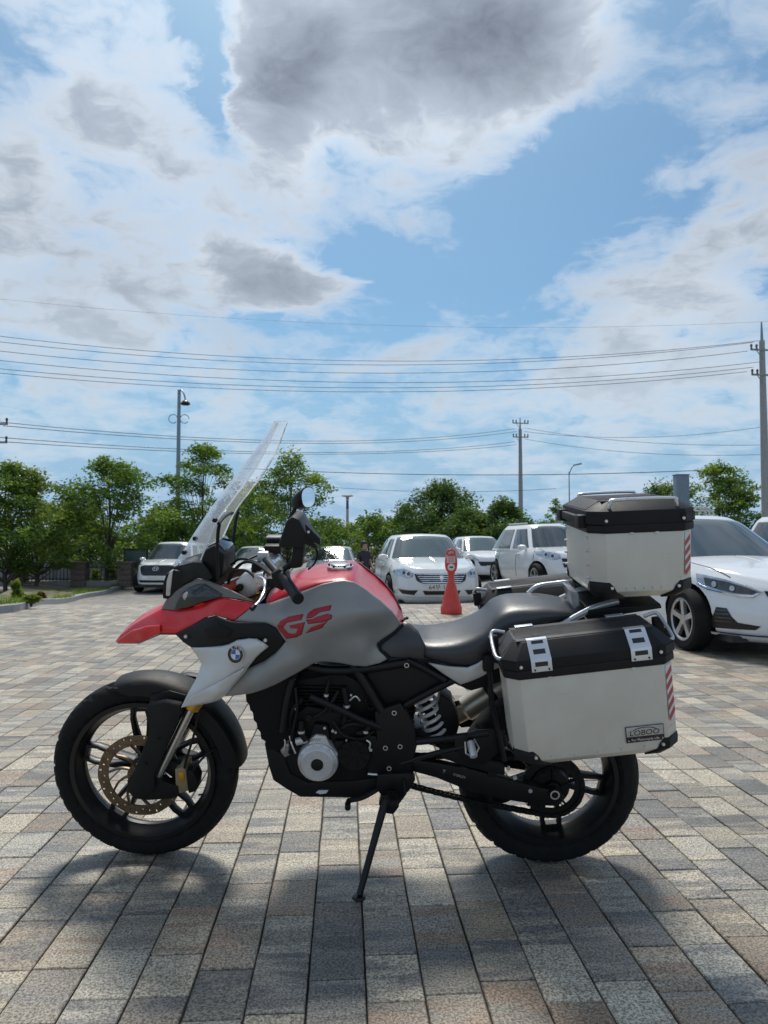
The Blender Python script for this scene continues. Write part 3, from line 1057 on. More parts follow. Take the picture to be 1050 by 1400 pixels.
WING = [(0.236,-0.19,0.8382),(0.2764,-0.207,0.8432),(0.3157,-0.222,0.8498),(0.3492,-0.234,0.8565),(0.3716,-0.24,0.8635),(0.4011,-0.246,0.8798),(0.4387,-0.25,0.8861),(0.4614,-0.25,0.885),(0.4837,-0.25,0.8733),(0.4979,-0.249,0.8601),(0.481,-0.252,0.8469),(0.4604,-0.254,0.8287),(0.4272,-0.255,0.7863),(0.3935,-0.254,0.7451),(0.3544,-0.252,0.6985),(0.3349,-0.25,0.6854),(0.3155,-0.248,0.6772),(0.2616,-0.24,0.6635),(0.2072,-0.225,0.6492),(0.2306,-0.225,0.6959),(0.2549,-0.222,0.7362),(0.2664,-0.217,0.7634),(0.2749,-0.21,0.7899),(0.2567,-0.2,0.8152)]
WINGF = tps(WING + [(0.3433,-0.245,0.8105),(0.4057,-0.262,0.8408),(0.3072,-0.25,0.7406),(0.3687,-0.263,0.7582),(0.2642,-0.243,0.7013),(0.4406,-0.262,0.8644)])
panel('winglet', WING, [], M_SILV, bike, roll=.005, step=.011, field=WINGF, both=True, thick=.006)
panel('winglet_blade', [(0.2523,-0.25,0.6993),(0.322,-0.262,0.7408),(0.3895,-0.27,0.78),(0.4353,-0.268,0.8055),(0.4253,-0.266,0.7905),(0.3573,-0.262,0.7075),(0.3186,-0.258,0.6851),(0.2649,-0.25,0.6716),(0.2242,-0.24,0.6608)], [(0.3383,-0.275,0.7201)], M_SILV, bike, roll=.004, step=.010, lift=.003)


def wing_pt(x, z, lift=0.0):
    return (x, float(WINGF(np.array([[x, z]]))[0]) - lift, z)


def emblem():
    cx, _, cz = (0.4003,-0.258,0.8416)
    o = Vector(wing_pt(cx, cz, .002))
    ex = (Vector(wing_pt(cx + .02, cz)) - Vector(wing_pt(cx - .02, cz))).normalized()
    ez = (Vector(wing_pt(cx, cz + .02)) - Vector(wing_pt(cx, cz - .02))).normalized()
    M = frame(o, ex, ez)
    e = empty('emblem', parent=bike)
    e.matrix_local = M
    r = .0275

    def ring(r0, r1, z0, z1):
        return G().lathe([(r0, z0), (r0, z1), (r1, z1), (r1, z0)], axis='z', n=48, closed=True)
    ring(r - .0012, r + .0006, 0, .0034).out('emblem_bezel', M_STEEL, e)
    ring(.0165, r - .001, 0, .0026).out('emblem_ring', M_BLKG, e)
    ring(.0155, .0168, 0, .0032).out('emblem_inner_bezel', M_STEEL, e)
    for k in range(4):
        g = G()
        pts = [(0, 0)] + [(.0157 * math.cos(R(90 * k + a)), .0157 * math.sin(R(90 * k + a))) for a in range(0, 91, 15)]
        n = len(pts)
        g.raw([(x, y, .0005) for x, y in pts] + [(x, y, .0024) for x, y in pts],
              [tuple(range(n, 2 * n)), tuple(range(n))[::-1]] + [(i, (i + 1) % n, (i + 1) % n + n, i + n) for i in range(n)])
        g.out('emblem_quadrant', M_BLUE if k % 2 else M_WHITE, e)
    for ch, a in (('B', 128), ('M', 90), ('W', 52)):
        c, s = math.cos(R(a)), math.sin(R(a))
        text('emblem_letter', ch, .0125, M_WHITE, e, Matrix.Translation((.0218 * c, .0218 * s, .0028)) @ Matrix.Rotation(R(a - 90), 4, 'Z'), .0003)


emblem()

# ------------------------------------------------ tank
SIDE = [(0.3794,-0.196,0.9266),(0.409,-0.19,0.9474),(0.4415,-0.175,0.9718),(0.4925,-0.172,0.9782),(0.5414,-0.168,0.9964),(0.5925,-0.164,1.0145),(0.6575,-0.158,1.037),(0.6992,-0.154,1.0456),(0.7269,-0.15,1.048),(0.7591,-0.146,1.0413),(0.7959,-0.14,1.0158),(0.8423,-0.132,0.9775),(0.8795,-0.118,0.937),(0.9054,-0.1,0.8921),(0.9102,-0.1,0.8822),(0.8886,-0.108,0.8648),(0.86,-0.115,0.8472),(0.8338,-0.122,0.8296),(0.8411,-0.13,0.8126),(0.8697,-0.135,0.7847),(0.8413,-0.142,0.7698),(0.7939,-0.148,0.7594),(0.7562,-0.152,0.7632),(0.7097,-0.16,0.7758),(0.6542,-0.17,0.7842),(0.6271,-0.18,0.7805),(0.5636,-0.2,0.7487),(0.5094,-0.215,0.7228),(0.4737,-0.225,0.7109),(0.4419,-0.23,0.7018),(0.3936,-0.233,0.6943),(0.3498,-0.235,0.6912),(0.3887,-0.235,0.7374),(0.4261,-0.23,0.7814),(0.476,-0.222,0.8027),(0.5127,-0.216,0.8294),(0.5453,-0.212,0.8641),(0.5161,-0.21,0.9063),(0.4763,-0.205,0.9212),(0.429,-0.2,0.9242)]
SIDEF = tps(SIDE + [(0.6165,-0.216,0.9322),(0.6731,-0.209,0.9397),(0.7297,-0.199,0.9558),(0.7839,-0.181,0.972),(0.8314,-0.16,0.9445),(0.7959,-0.16,0.896),(0.7495,-0.172,0.8658),(0.6928,-0.188,0.871),(0.7951,-0.158,0.8296),(0.6578,-0.192,0.8433),(0.568,-0.214,0.8362),(0.5012,-0.236,0.7841),(0.5684,-0.222,0.8031),(0.5676,-0.19,0.9717),(0.6585,-0.172,1.0025),(0.7277,-0.166,1.0082),(0.785,-0.158,0.9918),(0.5232,-0.204,0.9519),(0.4443,-0.246,0.7398),(0.6262,-0.196,0.9736),(0.604,-0.216,0.8848)])
panel('tank_side_panel', SIDE, [], M_GREY, bike, roll=.006, step=.013, field=SIDEF, both=True)


def loft_top(name, left, crown, m, par, tuck=.03, mid=None):
    """a skin that runs from the left edge over the ridge to the right edge"""
    L = crom(left, 5)
    C = crom(crown, 5)
    secs = []
    for a, b in zip(L, C):
        l, zc = abs(a[1]), b[2]
        row = []
        for k in range(-9, 10):
            t = abs(k) / 9
            q = 1 - (1 - t ** 2.2) if t < 1 else 1
            y = (1 if k > 0 else -1) * l * math.sin(t * math.pi / 2) if mid is None else (1 if k > 0 else -1) * l * t
            q = t ** (2.4 if mid is None else mid)
            row.append((lerp(b[0], a[0], q), y, lerp(zc, a[2], q)))
        row = [(row[0][0], row[0][1] * .92, row[0][2] - tuck)] + row + [(row[-1][0], row[-1][1] * .92, row[-1][2] - tuck)]
        secs.append(row)
    return G().loft(secs, cap=False, closed=False).out(name, m, par, sharp=50)


tk = loft_top('tank_cover',
              [(0.4846,-0.168,0.9723),(0.5406,-0.164,0.9929),(0.5919,-0.16,1.0111),(0.657,-0.154,1.0336),(0.7265,-0.146,1.0436),(0.7957,-0.136,1.0123),(0.8421,-0.128,0.9739),(0.8794,-0.114,0.9334),(0.9077,-0.094,0.8878)],
              [(0.4702,0.07,0.9836),(0.5175,0.07,1.0153),(0.5745,0.07,1.0364),(0.6466,0.07,1.0495),(0.7439,0.07,1.0522),(0.7844,0.07,1.013),(0.8353,0.07,0.9685),(0.8863,0.07,0.9132),(0.9196,0.07,0.8469)], M_REDT, bike)
fx, _, fz = (0.7016,0.03,1.0612)
fc = G().lathe([(0, .009), (.026, .009), (.029, .008), (.031, .003), (.043, .002), (.045, 0), (.045, -.014)], c=(fx, 0, fz + .0), axis='z', n=40).out('filler_cap', M_STEEL, bike)
for k in range(6):
    a = R(60 * k)
    bolt(fc, (fx + .037 * math.cos(a), .037 * math.sin(a), fz + .003), .004, (0, 0, 1), m=M_ENG)
# GS lettering on the side panel
GS = [[(0.52,0.9156),(0.5321,0.9333),(0.5554,0.9452),(0.6026,0.9548),(0.5958,0.9382),(0.5527,0.9295),(0.5408,0.9143)],
      [(0.5222,0.9118),(0.5408,0.9128),(0.5565,0.8952),(0.568,0.8929),(0.5795,0.8944),(0.5868,0.9097),(0.5638,0.9105),(0.5594,0.9191),(0.6081,0.9311),(0.5966,0.893),(0.5793,0.8834),(0.5491,0.8771),(0.5357,0.8952)],
      [(0.6129,0.943),(0.6178,0.9572),(0.6365,0.9691),(0.6894,0.9787),(0.6846,0.9645),(0.6523,0.9597),(0.6314,0.9454)],
      [(0.6128,0.9383),(0.6336,0.9407),(0.6429,0.9455),(0.6798,0.9551),(0.6926,0.9504),(0.6887,0.9385),(0.661,0.9313),(0.6195,0.9264)],
      [(0.6119,0.8964),(0.6284,0.9146),(0.6655,0.9266),(0.6794,0.9338),(0.6677,0.9219),(0.6606,0.9123),(0.6328,0.9027)]]
for out in GS:
    f = SIDEF
    o3 = [(x, float(f(np.array([[x, z]]))[0]), z) for x, z in out]
    panel('lettering', o3, [], mat('letter_red', (.40, .015, .03), .35), bike, roll=.0008, step=.012, field=f, lift=.0014, thick=.003)
    cx, cz = sum(p[0] for p in out) / len(out), sum(p[1] for p in out) / len(out)
    o4 = []
    for x, z in out:
        d = math.hypot(x - cx, z - cz)
        k = (d + .0014) / d
        o4.append((cx + (x - cx) * k + .0008, 0, cz + (z - cz) * k - .001))
    panel('lettering_edge', o4, [], M_BLK, bike, roll=.0006, step=.012, field=f, lift=.0007, thick=.002)

# ------------------------------------------------ seat and tail
def seat():
    topc = crom([(0.9066,0.08,0.8357),(0.9532,0.08,0.8332),(1.0049,0.08,0.8253),(1.0617,0.08,0.8309),(1.1131,0.08,0.8444),(1.1591,0.08,0.8659),(1.1947,0.08,0.8899),(1.2224,0.08,0.9218),(1.2604,0.08,0.9404),(1.3087,0.08,0.9458),(1.3799,0.08,0.9459),(1.4539,0.08,0.9356),(1.5002,0.08,0.9199),(1.5263,0.08,0.8988)], 3)
    wid = crom([(0, .085), (1, .105), (2, .125), (3, .138), (4, .146), (5, .148), (6, .142), (7, .132), (8, .128), (9, .128), (10, .124), (11, .112), (12, .09), (13, .06)], 3)
    bot = crom([(0.8337,-0.12,0.8189),(0.8789,-0.12,0.7868),(0.9364,-0.12,0.7796),(0.9938,-0.12,0.7674),(1.0607,-0.12,0.7527),(1.1276,-0.12,0.7506),(1.1561,-0.12,0.7607),(1.1937,-0.12,0.7908),(1.231,-0.12,0.8257),(1.2683,-0.12,0.8505),(1.3336,-0.12,0.8803),(1.3987,-0.12,0.905),(1.4496,-0.12,0.9247),(1.4771,-0.12,0.9394)], 3)
    secs = []
    for c, (_, w), b in zip(topc, wid, bot):
        zt, zb = c[2], b[2]
        x, xb = c[0], c[0]
        h = zt - zb
        ring = [(-.80, 0), (-.92, .10), (-1.0, .32), (-1.01, .56), (-.985, .74), (-.90, .885), (-.74, .962), (-.40, .995), (0, 1.0)]
        ring = ring + [(-a, q) for a, q in ring[:-1][::-1]]
        secs.append([(x + (b[0] - c[0]) * (1 - q) * (.92 if zt - zb > .05 and c[0] < 1.0 else .55), a * w, zb + h * q) for a, q in ring])
    return G().loft(secs).out('seat', M_VINYL, bike, sharp=60)


seat()
panel('seat_nose', [(0.9174,-0.098,0.894),(0.891,-0.11,0.8655),(0.8386,-0.124,0.8278),(0.8436,-0.132,0.8133),(0.8745,-0.136,0.7864),(0.9363,-0.138,0.7849),(0.9836,-0.14,0.7772),(0.9882,-0.142,0.8273),(0.9649,-0.122,0.8697),(0.9413,-0.102,0.8867)], [(0.9268,-0.137,0.8401)], M_VINYL, bike, roll=.010, step=.012)
TAIL = [(0.9978,-0.142,0.7706),(1.059,-0.148,0.7621),(1.1249,-0.15,0.7595),(1.1529,-0.15,0.772),(1.1996,-0.148,0.8034),(1.2417,-0.145,0.8295),(1.2429,-0.145,0.7656),(1.2101,-0.146,0.751),(1.1727,-0.147,0.7289),(1.1023,-0.146,0.6995),(1.05,-0.144,0.732)]
panel('tail_panel', TAIL, [(1.1248,-0.154,0.7388)], M_SILV, bike, roll=.004, step=.012, both=True)
G().prism([(1.038,0.7044),(1.2627,0.779),(1.4587,0.873),(1.5117,0.9091),(1.5082,0.868),(1.3869,0.79),(1.2642,0.6978),(1.1392,0.6574)], -.10, .10).out('tail_tray', M_BLK, bike, bevel=.01)
# rubber edge along tank and seat
G().tube([(0.915,-0.101,0.89),(0.8887,-0.11,0.8655),(0.8339,-0.125,0.8281),(0.8412,-0.132,0.8108),(0.8721,-0.136,0.7826)], .0045, 8).out('rubber_edge', M_BLK, bike)
G().tube([(0.9121,0,0.8686),(0.9196,0.02,0.8702),(0.9298,0.04,0.8667)], .005, 8).out('seat_lock', M_BLK, bike)
# subframe rails
for s in (1, -1):
    for nm, pp, r in (('subframe_rail', [(0.9268,-0.125,0.7764),(0.9888,-0.13,0.7461),(1.053,-0.135,0.711)], .0115),
                      ('subframe_stay', [(0.8879,-0.12,0.5973),(0.9844,-0.125,0.6561),(1.0748,-0.13,0.7066),(1.2444,-0.13,0.7947),(1.4599,-0.1,0.8941)], .012),
                      ('frame_tube', [(0.7444,-0.12,0.7661),(0.7994,-0.13,0.6823),(0.8448,-0.135,0.6037)], .017),
                      ('frame_brace', [(0.6111,-0.15,0.6592),(0.697,-0.152,0.6203),(0.7827,-0.15,0.5771),(0.8398,-0.14,0.5499)], .0125),
                      ('frame_downtube', [(0.555,-0.15,0.719),(0.5355,-0.16,0.6429),(0.5184,-0.16,0.5415)], .012),
                      ('frame_spar', [(0.5396,-0.12,0.7775),(0.6488,-0.13,0.7442),(0.7685,-0.125,0.743),(0.9364,-0.12,0.7671)], .016)):
        G().tube(crom([(a, b * s, c) for a, b, c in pp], 5), r, 12).out(nm, M_FRAME, bike)
G().prism([(0.7862,0.7386),(0.9268,0.7646),(1.0624,0.6945),(0.9023,0.5988),(0.8534,0.5932),(0.8196,0.6573)], -.118, .10).out('battery_cover', M_BLK, bike, bevel=.008)
PLATE = [(0.8209,0.6058),(0.9075,0.6368),(0.9506,0.561),(0.9603,0.4844),(0.941,0.4015),(0.8996,0.3698),(0.802,0.374),(0.7904,0.4311),(0.8274,0.5089)]
for s in (-1, 1):
    G().prism(PLATE, s * .135 - .012, s * .135 + .012).out('frame_plate', M_FRAME, bike, bevel=.008)
for q in ((0.8859,-0.148,0.6048), (0.8565,-0.148,0.4823), (0.9048,-0.148,0.4879), (0.8682,-0.148,0.4102), (0.9267,-0.137,0.7634)):
    bolt(bike, q, .007, m=M_ENG)
    G().lathe([(.0055, -.0055), (.008, -.0055), (.008, -.001)], c=q, n=16).out('bolt_ring', M_BOLT, bike)

# ------------------------------------------------ engine
G().prism([(0.4277,0.6665),(0.7094,0.7212),(0.8356,0.6556),(0.822,0.5214),(0.7058,0.4662),(0.5258,0.4919),(0.4627,0.5457)], -.10, .10).out('cylinder_head', M_ENG, bike, bevel=.012)
G().prism([(0.5133,0.5518),(0.5938,0.6172),(0.7161,0.5922),(0.8262,0.5542),(0.8871,0.4635),(0.8371,0.3522),(0.6874,0.324),(0.5377,0.3384),(0.5002,0.4336)], -.125, .12).out('crankcase', M_ENG, bike, bevel=.018)
for k in range(7):
    zz = k * .012
    x, _, z = (0.6434,-0.1,0.6433)
    G().box((x, 0, z - .04 + zz), (.17, .225, .005)).out('cooling_fin', M_ENG, bike, bevel=.0015)
cov = (0.6332,-0.15,0.4349)
ec = G().lathe([(.0, -.024), (.020, -.024), (.021, -.029), (.050, -.030), (.054, -.027), (.058, -.019), (.065, -.014), (.068, -.004), (.068, .04)], c=cov, n=60).out('engine_cover', M_ALU2, bike, sharp=30)
G().lathe([(0, -.034), (.014, -.034), (.0185, -.032), (.019, -.02)], c=cov, n=30).out('cover_plug', M_BLK, ec)
for k in range(8):
    a = R(45 * k + 20)
    G().box((cov[0] + .030 * math.cos(a), cov[1] - .0305, cov[2] + .030 * math.sin(a)), (.016, .002, .0025), Matrix.Rotation(-a, 3, 'Y')).out('cover_rib', M_ALU2, ec)
G().prism([(0.5747,0.4343),(0.5927,0.4758),(0.613,0.5171),(0.6278,0.53),(0.6615,0.5251),(0.6731,0.4971),(0.7016,0.4613),(0.6886,0.4043),(0.6442,0.3778),(0.5834,0.3876)], -.158, -.10).out('cover_shoulder', M_ALU2, ec, bevel=.008)
G().prism([(0.6082,0.5221),(0.6236,0.5631),(0.6669,0.5584),(0.6756,0.5022),(0.647,0.5225),(0.6227,0.5171)], -.150, -.10).out('cover_neck', M_ENG, ec, bevel=.006)
x, y, z = (0.6261,-0.159,0.5114)
text('cover_mark', 'BMW', .016, M_STEEL, ec, frame((x, -.1585, z), (1, 0, .05), (-.05, 0, 1)), .0006)
G().cyl((0.5617,-0.15,0.5012), (0.5983,-0.15,0.5118), .013, 14).out('water_pump', M_ALU2, bike, bevel=.001)
G().prism([(0.5029,0.4962),(0.5158,0.5171),(0.535,0.5017),(0.5385,0.4443),(0.5185,0.4337),(0.5042,0.4545)], -.13, -.06).out('horn', M_STEEL, bike, bevel=.004)
# clutter: hoses, clips, housings
for i, (pp, r) in enumerate((([(0.5536,-0.14,0.5322),(0.5417,-0.15,0.5752),(0.5623,-0.15,0.6261),(0.587,-0.15,0.6515)], .009), ([(0.5997,-0.15,0.5756),(0.6491,-0.155,0.6037),(0.6779,-0.15,0.6345),(0.7005,-0.13,0.669)], .006),
                            ([(0.6945,-0.14,0.5334),(0.7441,-0.15,0.5641),(0.7915,-0.14,0.5547)], .008), ([(0.6841,-0.15,0.5763),(0.7199,-0.155,0.5281),(0.7796,-0.15,0.5134),(0.8155,-0.14,0.5344)], .005),
                            ([(0.8389,-0.1,0.6317),(0.8098,-0.11,0.5974),(0.7906,-0.11,0.6229),(0.8025,-0.1,0.6495)], .005), ([(0.5655,-0.16,0.6931),(0.5693,-0.165,0.6202),(0.5522,-0.16,0.5418),(0.5388,-0.15,0.4598)], .005))):
    G().tube(crom(pp, 5), r, 8).out('hose', M_BLK, bike)
for q, s in ((((0.7171,-0.13,0.4771)), (.06, .03, .05)), ((0.7655,-0.13,0.4386), (.07, .04, .06)), ((0.8026,-0.13,0.4908), (.05, .03, .06)), ((0.7369,-0.12,0.5628), (.06, .05, .03))):
    G().box(q, s).out('engine_housing', M_ENG, bike, bevel=.008)
sprk = G().lathe([(.0, -.02), (.05, -.02), (.056, -.012), (.056, .02)], c=(0.7542,-0.14,0.4567), n=30).out('sprocket_cover', M_ENG, bike)
rb = random.Random(3)
for u in ((0.5661,-0.16,0.6204), (0.5239,-0.16,0.567), (0.6048,-0.15,0.5858), (0.6571,-0.15,0.5506), (0.6835,-0.15,0.5407), (0.7293,-0.155,0.5103), (0.7446,-0.14,0.6609), (0.8085,-0.155,0.4777), (0.634,-0.16,0.7804), (0.6933,-0.152,0.5366), (0.5305,-0.14,0.4856)):
    bolt(bike, u, rb.uniform(.0035, .0055))
bolt(bike, (0.6062,-0.16,0.5904), .011, m=M_ENG)
for pts in ([(0.5413,-0.155,0.524),(0.5486,-0.16,0.4958),(0.5599,-0.16,0.4652)], [(0.512,-0.14,0.5216),(0.5253,-0.15,0.5009),(0.5196,-0.15,0.4699)], [(0.7395,-0.14,0.6406),(0.7593,-0.145,0.6581),(0.7731,-0.14,0.6409)], [(0.7944,-0.155,0.5109),(0.8065,-0.158,0.5023),(0.8039,-0.158,0.4818)]):
    G().tube(crom(pts, 4), .003, 6).out('wire_clip', M_BOLT, bike)
for pts, r in (([(0.5804,-0.15,0.5755),(0.5803,-0.155,0.5396),(0.5941,-0.155,0.5091)], .011), ([(0.72,-0.13,0.6818),(0.7296,-0.14,0.6229),(0.7191,-0.14,0.5592)], .010), ([(0.6722,-0.13,0.7067),(0.6634,-0.145,0.6624),(0.6773,-0.15,0.6016)], .007), ([(0.8161,-0.145,0.575),(0.7919,-0.15,0.539),(0.763,-0.15,0.5337)], .009)):
    G().tube(crom(pts, 5), r, 10).out('hose', M_ENG, bike)
    G().tube([Vector(pts[1]) + Vector((0, 0, .004)), Vector(pts[1]) - Vector((0, 0, .004))], r + .0015, 12).out('hose_clamp', M_BOLT, bike)
for k in range(14):
    a = R(360 * k / 14)
    bolt(bike, (cov[0] + .061 * math.cos(a), cov[1] - .014, cov[2] + .061 * math.sin(a)), .003, m=M_ALU2)
for k in range(9):
    a = R(40 * k)
    q = (0.7557,-0.16,0.467)
    bolt(bike, (q[0] + .047 * math.cos(a), q[1], q[2] + .047 * math.sin(a)), .0035, m=M_ENG)
    G().box((q[0] + .03 * math.cos(a), q[1] - .001, q[2] + .03 * math.sin(a)), (.03, .004, .004), Matrix.Rotation(-a, 3, 'Y')).out('cover_rib', M_ENG, bike)
G().cyl((0.7978,-0.15,0.3899), (0.8633,-0.15,0.3853), .004, 8).out('spring_pin', M_BOLT, bike)
# radiator with stepped shroud
RADI = [(0.3977,0.6696),(0.399,0.6365),(0.4085,0.6289),(0.4103,0.6085),(0.4198,0.6009),(0.4213,0.5727),(0.4308,0.565),(0.4325,0.5419),(0.4421,0.5342),(0.4437,0.5084),(0.4582,0.5007),(0.4623,0.4748),(0.5062,0.4648),(0.552,0.5274),(0.5612,0.706),(0.5335,0.7562),(0.4353,0.7053)]
G().prism(RADI, -.15, .15).out('radiator', M_RADI, bike, bevel=.008)
SKID = [(0.4508,0.4827),(0.4631,0.4016),(0.4766,0.3515),(0.5205,0.3202),(0.567,0.2914),(0.7879,0.2913),(0.8525,0.3318),(0.8478,0.3687),(0.7392,0.3517),(0.5906,0.3448),(0.5368,0.376),(0.5138,0.4441)]
G().prism(SKID, -.13, .13).out('skid_plate', M_BLK, bike, bevel=.006)
G().prism([(0.6209,0.3111),(0.6309,0.3192),(0.6631,0.3195),(0.6555,0.3089),(0.6356,0.306)], -.1335, -.128).out('slot_bright_patch', M_WHITE, bike)  # pale patch painted in for the bright ground seen through the plate's slot

# ------------------------------------------------ swingarm, shock, chain
for s in (1, -1):
    SW = [(0.9167,0.4323),(1.0345,0.4177),(1.1572,0.3927),(1.2801,0.3571),(1.3785,0.3318),(1.4373,0.3246),(1.4577,0.2957),(1.4342,0.2663),(1.3851,0.2684),(1.257,0.2881),(1.1336,0.3186),(1.0249,0.365),(0.9314,0.3904)]
    G().prism(SW, s * .112 - .016, s * .112 + .016).out('swingarm', M_FRAME, bike, bevel=.006)
    G().tube(crom([(a, b * s, c) for a, b, c in [(0.9071,-0.13,0.4892),(1.0089,-0.13,0.5004),(1.129,-0.135,0.5193),(1.1955,-0.14,0.5325)]], 4), .012, 12).out('peg_rail', M_FRAME, bike)
    G().tube(crom([(a, b * s, c) for a, b, c in [(0.907,-0.14,0.4219),(0.9845,-0.14,0.4485),(1.0809,-0.14,0.4752),(1.129,-0.14,0.4859)]], 4), .009, 12).out('peg_stay', M_FRAME, bike)
    G().prism([(1.0847,0.511),(1.156,0.5421),(1.2464,0.5479),(1.257,0.4921),(1.1865,0.4248),(1.1289,0.4191),(1.0949,0.4496)], s * .140 - .006, s * .140 + .006).out('peg_bracket', M_FRAME, bike, bevel=.003)
G().prism([(1.0327,0.4799),(1.1293,0.4602),(1.2503,0.4201),(1.251,0.3839),(1.1298,0.4137),(1.0426,0.4439)], -.145, -.128).out('chain_guard', M_BLK, bike, bevel=.004)
text('swingarm_mark', 'T', .017, M_BOLT, bike, frame((1.0508,-0.1285,0.3885), (1, 0, -.28), (.28, 0, 1)), .0004)
text('swingarm_mark', 'CORLEV', .0115, M_BOLT, bike, frame((1.1021,-0.1285,0.3734), (1, 0, -.30), (.30, 0, 1)), .0004)
G().box((1.2112,-0.13,0.3832), (.03, .012, .02)).out('guard_clip', M_BLK, bike, bevel=.003)
for q in ((1.2625,-0.14,0.4099), (1.3385,-0.13,0.3244), (1.2857,-0.135,0.3737)):
    bolt(bike, q, .007)
G().cyl((1.1341,-0.16,0.5113), (1.1426,-0.2,0.4788), .0125, 16).out('pillion_peg', M_ALU2, bike, bevel=.002)
G().tube([(1.1183,-0.15,0.5062),(1.1202,-0.16,0.4704),(1.1491,-0.16,0.4554),(1.1629,-0.16,0.4912),(1.1468,-0.15,0.5166)], .003, 6).out('peg_spring', M_BOLT, bike)
# chain with plates along its two runs and round the sprocket
def chain():
    sx, _, sz = (0.7995,-0.087,0.39)
    path = []
    cxr, czr = WB, ZR
    for i in range(25):
        a = R(96 - 192 * i / 24)
        path.append((cxr + .104 * math.cos(a), czr + .104 * math.sin(a)))
    low = [(lerp(path[-1][0], sx, i / 28), lerp(path[-1][1], sz - .035, i / 28) - .012 * math.sin(math.pi * i / 28)) for i in range(1, 29)]
    up = [(lerp(sx, path[0][0], i / 28), lerp(sz + .035, path[0][1], i / 28)) for i in range(28)]
    P = path + low + up
    # even spacing
    D = [0]
    for a, b in zip(P, P[1:] + P[:1]):
        D.append(D[-1] + math.dist(a, b))
    N = int(D[-1] / .0159)
    g = G()
    for k in range(N):
        d = D[-1] * k / N
        i = max(j for j in range(len(P)) if D[j] <= d)
        a, b = P[i], P[(i + 1) % len(P)]
        t = (d - D[i]) / max(1e-9, D[i + 1] - D[i])
        x, z = lerp(a[0], b[0], t), lerp(a[1], b[1], t)
        an = math.atan2(b[1] - a[1], b[0] - a[0])
        rot = Matrix.Rotation(-an, 3, 'Y')
        for y in (-.095, -.079):
            g.box((x, y + (.002 if k % 2 else 0), z), (.0175, .002, .0135), rot)
        g.cyl((x, -.094, z), (x, -.080, z), .0048, 6)
    return g.out('chain', M_ENG, bike)


chain()
# shock absorber
sa, sb = Vector((0.982,-0.03,0.6159)), Vector((1.0303,-0.03,0.478))
dv = (sb - sa).normalized()
u1 = dv.cross(Vector((0, 1, 0))).normalized()
u2 = dv.cross(u1)
coil = []
for i in range(121):
    t = i / 120
    a = t * 2 * math.pi * 5.5
    coil.append(sa + (sb - sa) * t + (u1 * math.cos(a) + u2 * math.sin(a)) * .036)
G().tube(coil, .0068, 8).out('shock_spring', M_SPRING, bike)
G().tube([sa - dv * .05, sa, sb, sb + dv * .04], [.02, .016, .016, .022], 16).out('shock_body', M_ENG, bike)
G().prism([(1.0425,0.6253),(1.0829,0.5991),(1.1088,0.5194),(1.0942,0.4629),(1.0385,0.457),(1.0279,0.5455)], -.05, .05).out('rear_hugger', M_BLK, bike, bevel=.008)
G().prism([(0.9524,0.5089),(1.0393,0.4744),(1.0395,0.4472),(0.9524,0.4628)], -.06, .06).out('shock_link', M_FRAME, bike, bevel=.005)
# exhaust on the far side
e0, e1 = Vector((1.0939,0.13,0.4583)), Vector((1.3135,0.15,0.604))
dv = (e1 - e0).normalized()
G().tube([e0, e0 + dv * .05, e0 + dv * .06, e1, e1 + dv * .06, e1 + dv * .08], [.03, .036, .046, .05, .048, .030], 28).out('exhaust', M_EXH, bike)
em = (e0 + e1) / 2 + dv * .04
G().tube([em - dv * .013, em + dv * .013], [.054, .054], 28).out('exhaust_strap', M_BLK, bike)
G().tube(crom([tuple(em), (1.2131,0.12,0.6514), (1.2214,0.11,0.724)], 4), .010, 8).out('exhaust_hanger', M_BLK, bike)
G().tube(crom([(1.1347,-0.05,0.6644),(1.15,-0.04,0.7047),(1.1703,-0.03,0.7347)], 4), .004, 8).out('wiring', M_BLK, bike)

# ------------------------------------------------ shift lever, footpeg, side stand
G().tube(crom([(0.8482,-0.14,0.3431),(0.8094,-0.15,0.3222),(0.7754,-0.155,0.3064),(0.7415,-0.16,0.3011),(0.7322,-0.165,0.2987)], 4), .0085, 8).out('shift_lever', M_ENG, bike)
G().tube([(0.7334,-0.15,0.2951),(0.7322,-0.18,0.2998),(0.7341,-0.205,0.2993)], [.008, .010, .010], 12).out('shift_pedal', M_BLK, bike, bevel=.002)
fp = G()
q0, q1 = Vector((0.8776,-0.15,0.3282)), Vector((0.8842,-0.25,0.3409))
fp.tube([q0, q1], [.012, .014], 8, flat=.7)
for k in range(5):
    c = q0.lerp(q1, .25 + k * .17)
    fp.box(c + Vector((0, 0, .010)), (.034, .006, .006))
fp.out('footpeg', M_ENG, bike, bevel=.0015)
G().prism([(0.8294,0.3954),(0.9409,0.4017),(0.9554,0.3759),(0.936,0.3393),(0.9019,0.3023),(0.8483,0.3069),(0.8242,0.3485)], -.165, -.12).out('stand_bracket', M_FRAME, bike, bevel=.006)
G().prism([(0.8436,0.333),(0.8923,0.3388),(0.9019,0.2918),(0.8823,0.2652),(0.8481,0.2701),(0.8336,0.3015)], -.185, -.15).out('stand_pivot', M_FRAME, bike, bevel=.006)
sa, sb = Vector((0.8587,-0.17,0.3187)), Vector((0.7766,-0.31,0.0689))
G().tube([sa, sa.lerp(sb, .12), sa.lerp(sb, .5), sb], [.015, .0135, .0115, .0105], 14).out('side_stand', M_FRAME, bike)
ft = G().lathe([(0, -.004), (.018, -.004), (.022, 0), (.018, .006), (0, .006)], axis='z', n=20)
ft = ft.out('stand_foot', M_FRAME, bike)
ft.matrix_local = Matrix.Translation(Vector((0.7745,-0.315,0.0612))) @ Matrix.Rotation(-R(11), 4, 'X')
